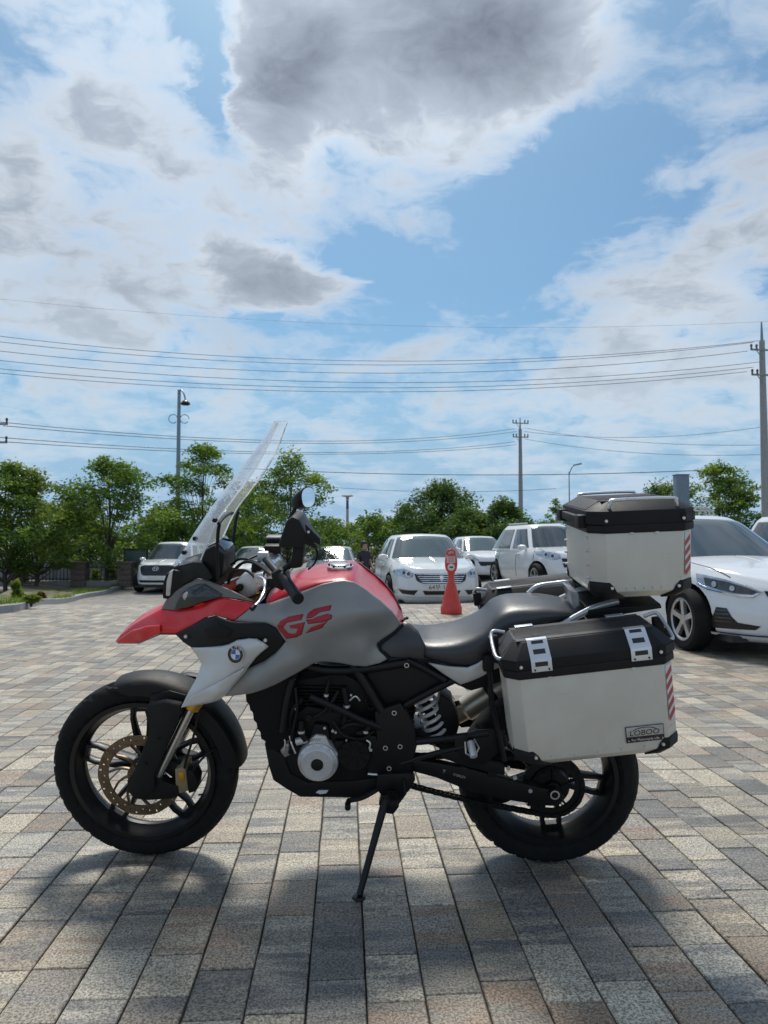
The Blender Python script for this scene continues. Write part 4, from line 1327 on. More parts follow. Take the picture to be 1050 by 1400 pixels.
G().tube([(0.9167,-0.17,0.3815),(0.9214,-0.18,0.3382),(0.8974,-0.185,0.3073)], .005, 8).out('stand_spring', M_ENG, bike)

# ------------------------------------------------ handlebar and controls
hb = crom([(0.5785,-0.3,1.0687),(0.5261,-0.2,1.0826),(0.4733,-0.09,1.0953),(0.4407,0,1.0855),(0.4436,0.09,1.0869),(0.4725,0.18,1.1007),(0.4819,0.3,1.0743),(0.4829,0.4,1.0634)], 6)
G().tube(hb, .0115, 12).out('handlebar', M_FRAME, bike)
G().tube([(0.546,-0.26,1.0947),(0.5641,-0.29,1.084),(0.6153,-0.4,1.0626)], [.017, .0165, .016], 18).out('grip', M_BLK, bike)
G().tube([(0.6125,-0.395,1.0644),(0.6171,-0.405,1.0618),(0.6215,-0.414,1.06)], [.0165, .0175, .0165], 18).out('bar_end', M_ENG, bike)
G().tube([(0.4796,0.28,1.0754),(0.4829,0.4,1.0634)], .0165, 14).out('grip', M_BLK, bike)
G().prism([(0.5176,1.0991),(0.5449,1.1151),(0.5669,1.1037),(0.5727,1.0695),(0.5519,1.0443),(0.5254,1.058)], -.275, -.225).out('switch_gear', M_BLK, bike, bevel=.007)
G().box((0.5148,-0.24,1.0669), (.03, .04, .03)).out('clutch_perch', M_BLK, bike, bevel=.006)
lv = crom([(0.4571,-0.2,1.0755),(0.4902,-0.24,1.0737),(0.4999,-0.28,1.0588),(0.5005,-0.33,1.0409),(0.4868,-0.38,1.0264)], 5)
G().tube(lv, [.006 + .002 * math.sin(i) for i in range(len(lv))], 10, flat=.6).out('clutch_lever', M_STEEL, bike)
G().tube([(0.49,-0.375,1.0293),(0.4824,-0.39,1.0228)], [.0065, .0075], 10).out('lever_tip', M_BLK, bike)
G().prism([(0.4532,1.0824),(0.4811,1.0872),(0.4892,1.0494),(0.4657,1.0399),(0.4523,1.0541)], -.21, -.17).out('lever_mount', M_STEEL, bike, bevel=.004)
# top yoke, risers
G().prism([(0.4154,1.0753),(0.456,1.0956),(0.4854,1.0754),(0.4797,1.0499),(0.4393,1.0397),(0.4146,1.0499)], -.09, .09).out('top_yoke', M_STEEL, bike, bevel=.006)
for l in ((0.451,-0.05,1.0964), (0.4305,0.05,1.0746)):
    G().box(l, (.036, .03, .05)).out('bar_riser', M_ALU2, bike, bevel=.006)
G().prism([(0.3654,1.0314),(0.4107,1.0615),(0.4392,1.0315),(0.4379,0.9914),(0.398,0.9762),(0.3692,0.9988)], -.10, .02).out('ignition_housing', M_ALU2, bike, bevel=.01)
G().lathe([(0, -.008), (.012, -.008), (.012, .004)], c=(0.3824,-0.105,1.0131), n=16).out('fork_cap', M_ENG, bike)
for pp, r in (([(0.5158,-0.22,1.0735),(0.468,-0.16,1.0919),(0.413,-0.1,1.0975),(0.3643,-0.06,1.0712),(0.3279,-0.04,1.0163)], .0048), ([(0.4526,-0.18,1.0635),(0.4117,-0.14,1.0777),(0.359,-0.1,1.0633),(0.3379,-0.08,1.019)], .0045),
              ([(0.4712,0.2,1.0804),(0.4209,0.1,1.0848),(0.3707,0.02,1.0708),(0.3286,0,1.0319)], .0045), ([(0.5205,-0.2,1.0451),(0.4864,-0.17,1.0183),(0.4543,-0.13,0.9979),(0.4089,-0.1,0.9749)], .004),
              ([(0.5075,-0.2,1.0732),(0.4416,-0.1,1.0927),(0.3776,-0.05,1.0963),(0.3349,-0.02,1.0696)], .004), ([(0.6445,-0.2,1.1731),(0.6482,-0.18,1.1388),(0.6359,-0.16,1.1063),(0.6127,-0.13,1.0804)], .0035)):
    G().tube(crom(pp, 6), r, 8).out('cable', M_BLK, bike)
G().box((0.4498,0.16,1.1154), (.05, .05, .03)).out('brake_reservoir', M_BLK, bike, bevel=.006)
G().box((0.4502,0.16,1.1315), (.054, .054, .008)).out('reservoir_cap', M_TAUPE, bike, bevel=.003)
G().box((0.4577,0.1,1.1006), (.06, .05, .03)).out('switch_gear', M_BLK, bike, bevel=.006)
G().box((0.437,-0.08,1.0759), (.03, .05, .03)).out('key_switch', M_ENG, bike, bevel=.005)
# mirrors
def mirror(stem, head, y0, y1, glass_pts, gy):
    G().tube(crom(stem, 5), .0085, 10).out('mirror_stem', M_BLK, bike)
    h = G().prism(head, y0, y1).out('mirror_head', M_BLK, bike, bevel=.01)
    return h


m1 = mirror([(0.5571,-0.27,1.1129),(0.5797,-0.27,1.1309),(0.5981,-0.27,1.1646),(0.6032,-0.27,1.1936)], [(0.5527,1.1936),(0.5599,1.218),(0.5788,1.2689),(0.5966,1.2821),(0.616,1.2733),(0.6327,1.2379),(0.6648,1.198),(0.6667,1.1847),(0.6471,1.1936),(0.6298,1.2025),(0.6251,1.1913),(0.5899,1.1891),(0.5636,1.1891)], -.33, -.20, None, 0)
G().prism([(0.5899,1.1891),(0.6251,1.1913),(0.6148,1.122),(0.5838,1.1174),(0.5797,1.1309)], -.292, -.248).out('mirror_boot', M_BLK, bike, bevel=.008)
G().prism([(0.6329,1.2633),(0.6766,1.2182),(0.6763,1.1987),(0.6383,1.2182)], -.337, -.325).out('mirror_arm', M_BLK, bike, bevel=.003)
bolt(bike, (0.644,-0.337,1.2388), .004)
# far mirror: oval bowl on a stalk, glass towards the rider
mc = Vector((0.553,0.3,1.257))
G().tube(crom([(0.4707,0.27,1.0999),(0.4817,0.28,1.1596),(0.5006,0.29,1.2027),(0.5136,0.3,1.2292)], 5), .0075, 10).out('mirror_stem', M_BLK, bike)
Mm = frame(mc, (.30, .954, 0), (-.10, .03, 1))
e = empty('mirror', parent=bike)
e.matrix_local = Mm
gx = G()
rings = []
for d, k in ((-.062, .10), (-.056, .35), (-.042, .66), (-.022, .88), (-.004, 1.0), (.004, 1.0), (.004, .93)):
    rings.append([(.060 * k * math.copysign(abs(math.cos(a)) ** .8, math.cos(a)) + d * .12, (.040) * k * math.copysign(abs(math.sin(a)) ** .8, math.sin(a)) + d * .3, d) for a in [2 * math.pi * i / 32 for i in range(32)]])
gx.loft(rings, cap=True).out('mirror_head', M_BLK, e, sharp=60)
gg = G()
ring = [(.056 * math.copysign(abs(math.cos(a)) ** .8, math.cos(a)), .0365 * math.copysign(abs(math.sin(a)) ** .8, math.sin(a)), .0055) for a in [2 * math.pi * i / 32 for i in range(32)]]
gg.raw(ring, [tuple(range(32))])
gg.out('mirror_glass', M_MIRROR, e, recalc=False)

# ------------------------------------------------ luggage rack (part of the motorcycle)
for s in (1, -1):
    G().tube(crom([(a, b * s, c) for a, b, c in [(1.4133,-0.12,0.8855),(1.4801,-0.11,0.9218),(1.539,-0.105,0.9498),(1.61,-0.1,0.968)]], 5), .011, 12).out('rack_tube', M_RACK, bike)
G().tube(crom([(1.3573,0.11,0.9351),(1.392,0.12,0.9592),(1.4573,0.125,0.9687),(1.4973,0.12,0.9727),(1.5111,0.11,0.9514),(1.5202,0.1,0.917)], 5), .010, 12).out('grab_rail', M_RACK, bike)
G().prism([(1.4598,0.9955),(1.4946,0.9804),(1.5066,0.9142),(1.5327,0.8732),(1.5082,0.868),(1.4822,0.909),(1.4706,0.9651)], -.05, .05).out('rack_block', M_RACK, bike, bevel=.004)
G().prism([(1.5105,0.9448),(1.6228,0.9552),(1.7395,0.9657),(1.7451,0.9505),(1.6238,0.9298),(1.5316,0.904),(1.5066,0.9142)], -.12, .12).out('rack_plate', M_BLK, bike, bevel=.004)
G().cyl((1.6102,-0.02,0.9456), (1.6106,-0.02,0.8746), .010, 10).out('rack_post', M_BLK, bike)
G().cyl((1.535,-0.1,0.9042), (1.5866,0,0.8785), .016, 16).out('rack_knob', M_WHITE, bike, bevel=.004)
for s in (1, -1):
    P3 = [(1.1889,-0.16,0.7955),(1.239,-0.17,0.7873),(1.3068,-0.18,0.7914),(1.6676,-0.19,0.8567),(1.7248,-0.19,0.845)]
    G().tube(crom([(a, b * s, c) for a, b, c in P3], 4), .009, 10).out('pannier_rail', M_FRAME, bike)
    G().tube([(a, b * s, c) for a, b, c in [(1.1902,-0.15,0.7869),(1.2007,-0.16,0.6475),(1.2455,-0.17,0.4514)]], .009, 10).out('pannier_stay', M_FRAME, bike)
    G().box([((1.188,-0.15,0.7796))[0], s * .15, (1.188,-0.15,0.7796)[2]], (.035, .05, .05)).out('pannier_clamp', M_BLK, bike, bevel=.006)
# rear indicator and lamp
G().lathe([(0, -.03), (.022, -.025), (.026, 0), (.02, .03), (0, .035)], c=(1.534,0,0.8372), n=16).out('tail_light', M_REFR, bike)


# ---------------------------------------------------------------- aluminium cases
BIKE_M = Matrix.Translation((-0.6995, 2.6789, 0)) @ Matrix.Rotation(R(-4.8303), 4, 'Z') @ Matrix.Rotation(R(11), 4, 'X')


def oct_ring(L, Wd, c, z, cx=0.0):
    x, y = L / 2, Wd / 2
    return [(-x + cx, -y + c, z), (-x + c + cx, -y, z), (x - c + cx, -y, z), (x + cx, -y + c, z), (x + cx, y - c, z), (x - c + cx, y, z), (-x + c + cx, y, z), (-x + cx, y - c, z)]


def case(name, label, centre, tilt, L, Wd, Hb, out, latches=True, rails=False, plate=False, c=.036, group=None, ht=.082, roll=-3.0, ins=.075, vt=.040):
    """origin: middle of the lid joint. out = -1 when the outer face looks to the bike's left"""
    o = empty(name)
    o.matrix_world = BIKE_M @ Matrix.Translation(centre) @ Matrix.Rotation(R(roll), 4, 'X') @ Matrix.Rotation(R(-tilt), 4, 'Y')
    tag(o, label, 'luggage case', group)
    b = .02
    G().loft([oct_ring(L - .05, Wd - .05, c, -Hb), oct_ring(L - .006, Wd - .006, c, -Hb + b), oct_ring(L, Wd, c, 0)]).out('body', M_ALU, o, bevel=.0025)
    lid = G().loft([oct_ring(L + .004, Wd + .004, c, -.016), oct_ring(L + .012, Wd + .012, c, -.012), oct_ring(L + .012, Wd + .012, c, .008), oct_ring(L + .008, Wd + .008, c, .010),
                    oct_ring(L + .012, Wd + .012, c, .013), oct_ring(L + .012, Wd + .012, c, vt), oct_ring(L - .075, Wd - ins, c * .6, ht)]).out('lid', M_LID, o, bevel=.0018)
    # plate that wraps the top and both end slopes
    hw, hx = (Wd - max(.13, ins + .02)) / 2, (L - .078) / 2
    hs = (L + .012) / 2 - .004
    prof = [(-hs, vt + .0045), (-hx, ht + .0025), (hx, ht + .0025), (hs, vt + .0045)]
    g = G()
    g.loft([[(x, -hw, z), (x, hw, z), (x, hw, z - .003), (x, -hw, z - .003)] for x, z in prof])
    g.out('lid_plate', M_LIDT, o, bevel=.0008)
    gw = G()
    gw.box((0, 0, ht + .001), (L - .085, Wd - ins - .010, .003))
    gw.out('lid_top', M_LIDT, o, bevel=.0008)
    # moulded corner caps on the lid
    for sx in (-1, 1):
        for sy in (-1, 1):
            x, y = sx * (L / 2 + .008), sy * (Wd / 2 + .008)
            ring = lambda e, z, k: [(x - sx * .055, y + sy * e, z), (x - sx * c * k, y + sy * e, z), (x + sx * e, y - sy * c * k, z), (x + sx * e, y - sy * .055, z)]
            G().loft([ring(.001, .014, 1), ring(.001, .0395, 1)], cap=False, closed=False).out('lid_corner', M_LID, o, sharp=20)
            bolt(o, (x - sx * .05, sy * (Wd / 2 + .008), .024), .0048, (0, sy, 0), name='lid_bolt')
            # black corner guard at the foot
            w2 = .075
            d = Wd / 2 - .012
            dx = L / 2 - .012
            ringb = lambda e, z, k=1.0, q=w2: [(sx * (dx + e - q), sy * (d + e), z), (sx * (dx + e - c), sy * (d + e), z), (sx * (dx + e), sy * (d + e - c), z), (sx * (dx + e), sy * (d + e - q), z)]
            gg = G().loft([ringb(-.012, -Hb - .004, 1, .080), ringb(.010, -Hb + b - .002, 1, .072), ringb(.0115, -Hb + .036, 1, .064), ringb(.0105, -Hb + .050, 1, .050)], cap=False, closed=False)
            gg.raw(ringb(-.012, -Hb - .004, 1, .080), [(0, 1, 2, 3)])
            oo = gg.out('corner_guard', M_LID, o, sharp=25)
            md = oo.modifiers.new('thickness', 'SOLIDIFY')
            md.thickness = .004
            bolt(o, (sx * (dx - .045), sy * (d + .0150), -Hb + .034), .0046, (0, sy, 0), name='guard_bolt')
    yo = out * Wd / 2
    for k in range(5):
        bolt(o, (-L / 2 + .105 + k * (L - .21) / 4, yo - out * .0018, -Hb + .030), .0035, (0, out, 0), name='rivet', m=M_ALU2)
    for k in (-1, 1):
        bolt(o, (k * (L / 2 - .12), yo, -.004 - .012), .006, (0, out, 0), name='stud', m=M_ALU2)
    if rails:
        for k in range(4):
            for sy in (-1, 1):
                bolt(o, (-L / 2 - .002, sy * (Wd / 2 - c - .008), -.03 - k * (Hb - .09) / 3), .004, (-1, 0, 0), name='rivet', m=M_ALU2)
    # striped reflector on the rear outer chamfer
    mid = Vector((L / 2 - c / 2, out * (Wd / 2 - c / 2), 0))
    nrm = Vector((1, out, 0)).normalized()
    tng = Vector((-1, out, 0)).normalized() * -1
    base = mid + nrm * .0012
    hh = .16 if not rails else .12
    top = -.022
    def quad(u0, z0, u1, z1, u2, z2, u3, z3, lift):
        P = [base + nrm * lift + tng * u + Vector((0, 0, z)) for u, z in ((u0, z0), (u1, z1), (u2, z2), (u3, z3))]
        Q = [p - nrm * .0012 for p in P]
        return G().raw(P + Q, [(0, 1, 2, 3), (7, 6, 5, 4), (0, 4, 5, 1), (1, 5, 6, 2), (2, 6, 7, 3), (3, 7, 4, 0)])
    quad(-.0165, top - hh, .0165, top - hh, .0165, top, -.0165, top, .0).out('reflector', M_REFW, o)
    for k in range(5 if not rails else 4):
        z = top - .012 - k * .030
        quad(-.0165, z - .030, .0165, z - .012, .0165, z + .004, -.0165, z - .014, .0008).out('reflector_stripe', M_REFR, o)
    if latches:
        for k in (-.138, .142):
            g = G()
            w = .029
            y0 = out * (Wd / 2 + .006)
            ytop = out * ((Wd - .075) / 2)
            prof = [(ytop - out * .018, .0865), (ytop + out * .001, .0862), (y0 + out * .003, .0415), (y0 + out * .004, .0395), (y0 + out * .004, .006)]
            secs = [[(k - w, y, z), (k + w, y, z), (k + w, y - out * .002, z - .002), (k - w, y - out * .002, z - .002)] for y, z in prof]
            lt = g.loft(secs).out('latch', M_LATCH, o, sharp=30)
            def slot(ya, za, yb, zb, wid):
                n = Vector((0, -(zb - za), (yb - ya))).normalized()
                if n.y * out < 0:
                    n = -n
                a, bb = Vector((k, ya, za)) + n * .0006, Vector((k, yb, zb)) + n * .0006
                P = [a + Vector((-wid, 0, 0)), a + Vector((wid, 0, 0)), bb + Vector((wid, 0, 0)), bb + Vector((-wid, 0, 0))]
                Q = [p - n * .002 for p in P]
                G().raw(P + Q, [(0, 1, 2, 3), (7, 6, 5, 4), (0, 4, 5, 1), (1, 5, 6, 2), (2, 6, 7, 3), (3, 7, 4, 0)]).out('latch_slot', M_BLKG, lt)
            p1, p2, p4 = prof[1], prof[2], prof[4]
            for (f0, f1, wd) in ((.06, .22, .017), (.50, .74, .017)):
                slot(lerp(p1[0], p2[0], f0), lerp(p1[1], p2[1], f0), lerp(p1[0], p2[0], f1), lerp(p1[1], p2[1], f1), wd)
            slot(p4[0], .034, p4[0], .021, .018)
            for q in (-.02, .02):
                bolt(lt, (k + q, p4[0], .0115), .0025, (0, out, 0), name='rivet', m=M_ENG)
        # small clips on the inner edge
        for k in (-.15, .13):
            G().box((k, -out * (Wd / 2 - .045), .087), (.055, .022, .004)).out('hinge_plate', M_LATCH, o, bevel=.001)
    # wire handles
    if rails:
        for sy in (-1, 1):
            y = sy * (Wd / 2 - .010)
            pts = [(-L / 2 + .055, y, .060), (-L / 2 + .060, y + sy * .006, .076), (-L / 2 + .075, y + sy * .006, .086), (L / 2 - .075, y + sy * .006, .086), (L / 2 - .060, y + sy * .006, .076), (L / 2 - .055, y, .060)]
            G().tube(crom(pts, 4), .0055, 10).out('rail_handle', M_LATCH, o)
        # grab handle / latch bar across the front face
        G().box((-L / 2 - .014, 0, .022), (.02, Wd * .62, .026)).out('front_latch', M_LID, o, bevel=.006)
        for sy in (-1, 1):
            G().box((-L / 2 - .016, sy * Wd * .33, .020), (.028, .05, .042)).out('latch_end', M_LID, o, bevel=.007)
    else:
        for sx in (-1, 1):
            x = sx * (L / 2 + .004)
            pts = [(x - sx * .030, -out * .050, .080), (x + sx * .004, -out * .048, .088), (x + sx * .014, -out * .030, .076), (x + sx * .016, out * .030, .050), (x + sx * .012, out * .060, .038), (x - sx * .006, out * .068, .034)]
            G().tube(crom(pts, 5), .0055, 10).out('wire_handle', M_RACK, o)
            G().box((x + sx * .008, -out * .045, .05), (.03, .03, .05)).out('handle_mount', M_LID, o, bevel=.006)
    if plate:
        pc = Vector((L / 2 - .105, yo - out * .0012, -Hb + .070))
        up = Vector((0, out * .003 / Hb, 1))
        Mp = frame(pc, (1, 0, 0), up)
        pl = empty('name_plate', parent=o)
        pl.matrix_local = Mp
        w, h = .108, .047
        G().box((0, 0, .001), (w, h, .0024)).out('plate_back', M_BLKG, pl, bevel=.0004)
        G().box((0, h * .17, .0018), (w - .004, h * .60, .0024)).out('plate_face', mat('plate_silver', (.5, .5, .48), .35, .5), pl, bevel=.0003)
        text('plate_text', 'LOBOO', .021, M_BLKG, pl, Matrix.Translation((-.002, .0035, .0032)), .0002, shear=.15, sx=1.15)
        text('plate_text', 'For Motorcycle Life', .0098, M_REFW, pl, Matrix.Translation((0, -.0166, .0023)), .0002)
        arc = [(.034 * math.cos(R(a)), .008 + .011 * math.sin(R(a)), .0032) for a in range(10, 171, 10)]
        G().tube(arc, .0011, 5).out('plate_arc', M_BLKG, pl)
        for sx in (-1, 1):
            for y in (.0165, -.0165):
                bolt(pl, (sx * .048, y, .003), .0018, (0, 0, 1), name='rivet')
    return o


case('pannier_case', 'aluminium side case with name plate on the near side of the motorcycle', (1.447, -.2925, .857), 6.9, .476, .235, .281, -1, plate=True, group='luggage cases on the motorcycle')
case('pannier_case', 'aluminium side case half hidden behind the seat on the far side of the motorcycle', (1.447, .2925, .857), 6.9, .476, .235, .281, 1, group='luggage cases on the motorcycle')
case('top_case', 'tall aluminium top case on the rack behind the motorcycle seat', (1.648, 0, 1.213), 2.4, .316, .40, .217, -1, latches=False, rails=True, c=.042, ht=.079, roll=-4.3, ins=.085, vt=.052, group='luggage cases on the motorcycle')


# ---------------------------------------------------------------- parked cars
def paint(name, col):
    return mat(name, col, .22, .0, var=.03, vscale=2, coat=.7)


M_CARW = paint('car_white_paint', (.78, .79, .80))
M_CARP = paint('car_pearl_paint', (.72, .73, .72))
M_CARS = paint('car_silver_paint', (.50, .53, .53))
M_CGLASS = mat('car_glass', (.07, .085, .09), .03, .35, coat=.7, spec=.8, var=.25, vscale=1.2)
M_CBLK = mat('car_black_trim', (.012, .012, .013), .35)
M_CHROME = mat('car_chrome', (.75, .76, .78), .12, 1.0)
M_CLENS = mat('car_lamp_lens', (.42, .45, .50), .08, .55, coat=.7)
M_CLAMPD = mat('car_lamp_dark', (.05, .055, .06), .1, .3, coat=.6)
M_ALLOY = mat('alloy_wheel', (.52, .52, .53), .3, .8)
M_PLATE = mat('number_plate_white', (.70, .70, .67), .45)
M_PTEXT = mat('number_plate_black', (.02, .02, .025), .5)


def sgnpow(v, p):
    return math.copysign(abs(v) ** p, v)


class Car:
    def __init__(self, name, label, loc, heading, P, paint_m, group='cars parked in the row behind the motorcycle'):
        """heading: degrees, direction of travel measured from -Y (towards the camera) to +X"""
        self.P = P
        self.root = empty(name, loc, (0, 0, R(-90 + heading)))
        tag(self.root, label, P['kind'], group)
        self.m = paint_m
        self.build()

    def ztop(self, x):
        xs, zs = zip(*self.P['deck'])
        return float(np.interp(x / self.P['L'] + .5, xs, zs))

    def half(self, t):
        P = self.P
        ts = (0, .12, .38, .70, .86, 1.0)
        a = np.interp(t, ts, P.get('af', (.955, .985, 1.0, .985, .97, .93))) * P['L'] / 2
        b = np.interp(t, ts, P.get('bf', (.90, .965, 1.0, .985, .955, .88))) * P['W'] / 2
        return float(a), float(b)

    def S(self, th, t):
        """lower body: th degrees from the nose (positive = car's left), t 0 sill .. 1 shoulder"""
        a, b = self.half(t)
        n = self.P.get('n', 3.4)
        c, s = math.cos(R(th)), math.sin(R(th))
        x, y = a * sgnpow(c, 2 / n), b * sgnpow(s, 2 / n)
        z0 = self.P['z0']
        return Vector((x, y, z0 + (self.ztop(x) - z0) * t))

    def t_of(self, th, z):
        t = .5
        for _ in range(5):
            x = self.S(th, t).x
            t = max(0.0, min(1.0, (z - self.P['z0']) / (self.ztop(x) - self.P['z0'])))
        return t

    def Sz(self, th, z, lift=0.0):
        t = self.t_of(th, z)
        p = self.S(th, t)
        e = .6
        tu = self.S(th + e, t) - self.S(th - e, t)
        tv = self.S(th, min(1, t + .03)) - self.S(th, max(0, t - .03))
        n = tu.cross(tv).normalized()
        return p + n * lift

    def th_y(self, y, z):
        a, b = self.half(.5)
        n = self.P.get('n', 3.4)
        return math.copysign(math.degrees(math.asin(min(.999, (abs(y) / b)) ** (n / 2))), y)

    def C(self, th, t, lift=0.0):
        """cabin"""
        P = self.P['cab']
        q = t
        xf = lerp(P['xbf'], P['xtf'], q)
        xr = lerp(P['xbr'], P['xtr'], q)
        k = 1 - (max(0, t - .80) / .20) ** 2 * .07
        xc, a = (xf + xr) / 2, (xf - xr) / 2 * k
        b = lerp(P['wb'], P['wt'], q ** 1.15) * k
        n = P.get('n', 5.0)
        c, s = math.cos(R(th)), math.sin(R(th))
        z = lerp(P['zb'], P['zr'], math.sin(q * math.pi / 2) ** .92 if P.get('curve') else q)
        p = Vector((xc + (a + lift) * sgnpow(c, 2 / n), (b + lift) * sgnpow(s, 2 / n), z))
        p.z += .03 * (1 - (p.y / max(b, .1)) ** 2) * q
        return p

    def patch(self, name, outline, m, lift=.006, S=None, scale=None, step=.035, par=None, thick=.012, sharp=40):
        """a curved piece that follows the body: outline in (th, z)"""
        su, sv = scale or (.012, 1.0)
        pts = []
        n = len(outline)
        for i in range(n):
            a, b = outline[i], outline[(i + 1) % n]
            d = math.hypot((b[0] - a[0]) * su, (b[1] - a[1]) * sv)
            k = max(1, int(d / step))
            pts += [(lerp(a[0], b[0], j / k) * su, lerp(a[1], b[1], j / k) * sv) for j in range(k)]
        ar = sum(pts[i][0] * pts[(i + 1) % len(pts)][1] - pts[(i + 1) % len(pts)][0] * pts[i][1] for i in range(len(pts)))
        if ar < 0:
            pts = pts[::-1]
        nb = len(pts)
        us, vs_ = [p[0] for p in pts], [p[1] for p in pts]
        inner = []
        x = min(us) + step * .5
        while x < max(us):
            y = min(vs_) + step * .5
            while y < max(vs_):
                if inside((x, y), pts) and min((x - p[0]) ** 2 + (y - p[1]) ** 2 for p in pts) > (step * .4) ** 2:
                    inner.append((x, y))
                y += step
            x += step
        v2, e2, f2, *_ = delaunay_2d_cdt([Vector(p) for p in pts + inner], [(i, (i + 1) % nb) for i in range(nb)], [], 1, 1e-7)
        F = S or self.Sz
        top = [F(v.x / su, v.y / sv, lift) for v in v2]
        bot = [F(v.x / su, v.y / sv, lift - thick) for v in v2]
        k = len(top)
        fs = [tuple(f) for f in f2]
        ec = {}
        for f in fs:
            for a, b in zip(f, f[1:] + f[:1]):
                ec[(a, b)] = 1
        wall = [(b, a, a + k, b + k) for a, b in ec if (b, a) not in ec]
        return mesh(name, top + bot, fs + [tuple(i + k for i in f[::-1]) for f in fs] + wall, m, par or self.root, sharp=sharp)

    def fpoly(self, name, outline, m, **kw):
        """outline in (y, z) on the nose"""
        return self.patch(name, [(self.th_y(y, z), z) for y, z in outline], m, **kw)

    def build(self):
        P = self.P
        L = P['L']
        N = 72
        ths = []
        for i in range(N):
            a = 360 * i / N
            ths.append(a)
        TS = [0, .06, .14, .25, .38, .52, .66, .78, .86, .92, .965, 1.0]
        secs = [[self.S(a, t) for a in ths] for t in TS]
        # deck: shrink the shoulder ring to the centre line with a crown
        for k in (.97, .88, .7, .45, .2, .02):
            ring = []
            for a in ths:
                p = self.S(a, 1.0)
                b = self.half(1.0)[1]
                q = abs(p.y) / b
                y = p.y * k
                cr = P.get('crown', .045) * (1 - (y / b) ** 2) - P.get('crown', .045) * (1 - q * q)
                ring.append(Vector((p.x * lerp(1, .985, 1 - k) if abs(p.x) > L * .3 else p.x, y, self.ztop(p.x) + cr * .9)))
            secs.append(ring)
        g = G().loft(secs)
        body = g.out('body', self.m, self.root, sharp=55)
        # wheel arches
        wr = P['wr']
        cut = G()
        for sx in (1, -1):
            for sy in (1, -1):
                cut.lathe([(0, -.16), (wr + .045, -.16), (wr + .045, .25), (0, .25)], c=(P['wx'][0 if sx > 0 else 1], sy * (P['W'] / 2), wr + .012), n=36)
        # lathe pieces that reach inwards as well
        cutter = mesh('arch_cutter', cut.v, cut.f, M_CBLK)
        body.data.materials.append(M_CBLK)
        md = body.modifiers.new('arches', 'BOOLEAN')
        md.object = cutter
        md.operation = 'DIFFERENCE'
        md.solver = 'EXACT'
        cutter.parent = self.root
        bpy.context.view_layer.update()
        me = bpy.data.meshes.new_from_object(body.evaluated_get(bpy.context.evaluated_depsgraph_get()))
        body.modifiers.clear()
        body.data = me
        me.name = 'body'
        me.set_sharp_from_angle(angle=R(45))
        bpy.data.objects.remove(cutter)
        # cabin
        cab = P['cab']
        ths2 = [360 * i / 60 for i in range(60)]
        secs = [[self.C(a, t) for a in ths2] for t in (0, .15, .35, .55, .75, .88, .95, 1.0)]
        top = secs[-1]
        xc = sum(p.x for p in top) / 60
        for k in (.9, .6, .3, .02):
            secs.append([Vector((xc + (p.x - xc) * k, p.y * k, p.z + .03 * (p.y / cab['wt']) ** 2 * (1 - k * k) + .012 * (1 - k))) for p in top])
        cb = G().loft(secs).out('cabin', self.m, self.root, sharp=55)
        cs = (.013, 1.0)
        zb, zt = .07, .90
        W0 = cab.get('thw', 42)
        self.patch('windscreen', [(-W0, zb), (-W0 / 2, zb - .02), (0, zb - .03), (W0 / 2, zb - .02), (W0, zb), (W0 - 1, zt), (0, zt + .02), (-W0 + 1, zt)], M_CGLASS, S=self.C, scale=cs, par=cb, step=.05, lift=.012)
        wtop = cab.get('roofstrip', None)
        for s in (1, -1):
            for k, (a0, a1) in enumerate(cab.get('side', ((54, 88), (92, 128)))):
                o = self.patch('side_window', [(s * a0, .10), (s * a1, .10), (s * (a1 - (0 if a1 < 100 else 4)), .84), (s * (a0 + (3 if a0 < 60 else 0)), .84)], M_CGLASS, S=self.C, scale=cs, par=cb, step=.05, lift=.012)
        self.patch('rear_window', [(180 - W0, .12), (180 + W0, .12), (180 + W0 - 2, .88), (180 - W0 + 2, .88)], M_CGLASS, S=self.C, scale=cs, par=cb, step=.05, lift=.012)
        # wipers
        for y in (-.35, .25):
            a, b = self.C(math.copysign(22, y), .04, .02), self.C(math.copysign(6, -y), .05, .02)
            G().tube([a, b], .008, 6).out('wiper', M_CBLK, self.root)
        # wheels
        for sx in (0, 1):
            for sy in (1, -1):
                w = empty('wheel', (P['wx'][sx], sy * (P['W'] / 2 - .115), wr), parent=self.root)
                o = sy
                pr = [(wr * .66, .09), (wr * .70, .105), (wr * .88, .11), (wr * .965, .09), (wr, .06), (wr, -.06), (wr * .965, -.09), (wr * .7, -.105), (wr * .66, -.09)]
                G().lathe([(r, h * o) for r, h in pr], n=40).out('tyre', M_TYRE, w)
                G().lathe([(wr * .68, .095 * o), (wr * .64, .098 * o), (wr * .60, .07 * o), (wr * .60, -.05 * o), (.02, -.06 * o)], n=40).out('rim', M_CBLK, w)
                G().lathe([(wr * .685, .099 * o), (wr * .63, .101 * o), (wr * .60, .09 * o), (wr * .61, .08 * o)], n=40).out('rim_lip', M_ALLOY, w)
                sp = G()
                for k in range(5):
                    a = R(72 * k + 90)
                    d = Vector((math.cos(a), 0, math.sin(a)))
                    q = Vector((-math.sin(a), 0, math.cos(a)))
                    secs = []
                    for r, wd, h in ((.03, .035, .082), (wr * .3, .030, .088), (wr * .62, .040, .094)):
                        c = d * r
                        secs.append([c - q * wd + Vector((0, o * (h - .035), 0)), c - q * wd * .8 + Vector((0, o * h, 0)), c + q * wd * .8 + Vector((0, o * h, 0)), c + q * wd + Vector((0, o * (h - .035), 0))])
                    G().loft(secs).out('spoke', M_ALLOY, w)
                sp.lathe([(0, .09 * o), (.05, .088 * o), (.06, .06 * o)], n=20)
                sp.out('hub_cap', M_ALLOY, w)
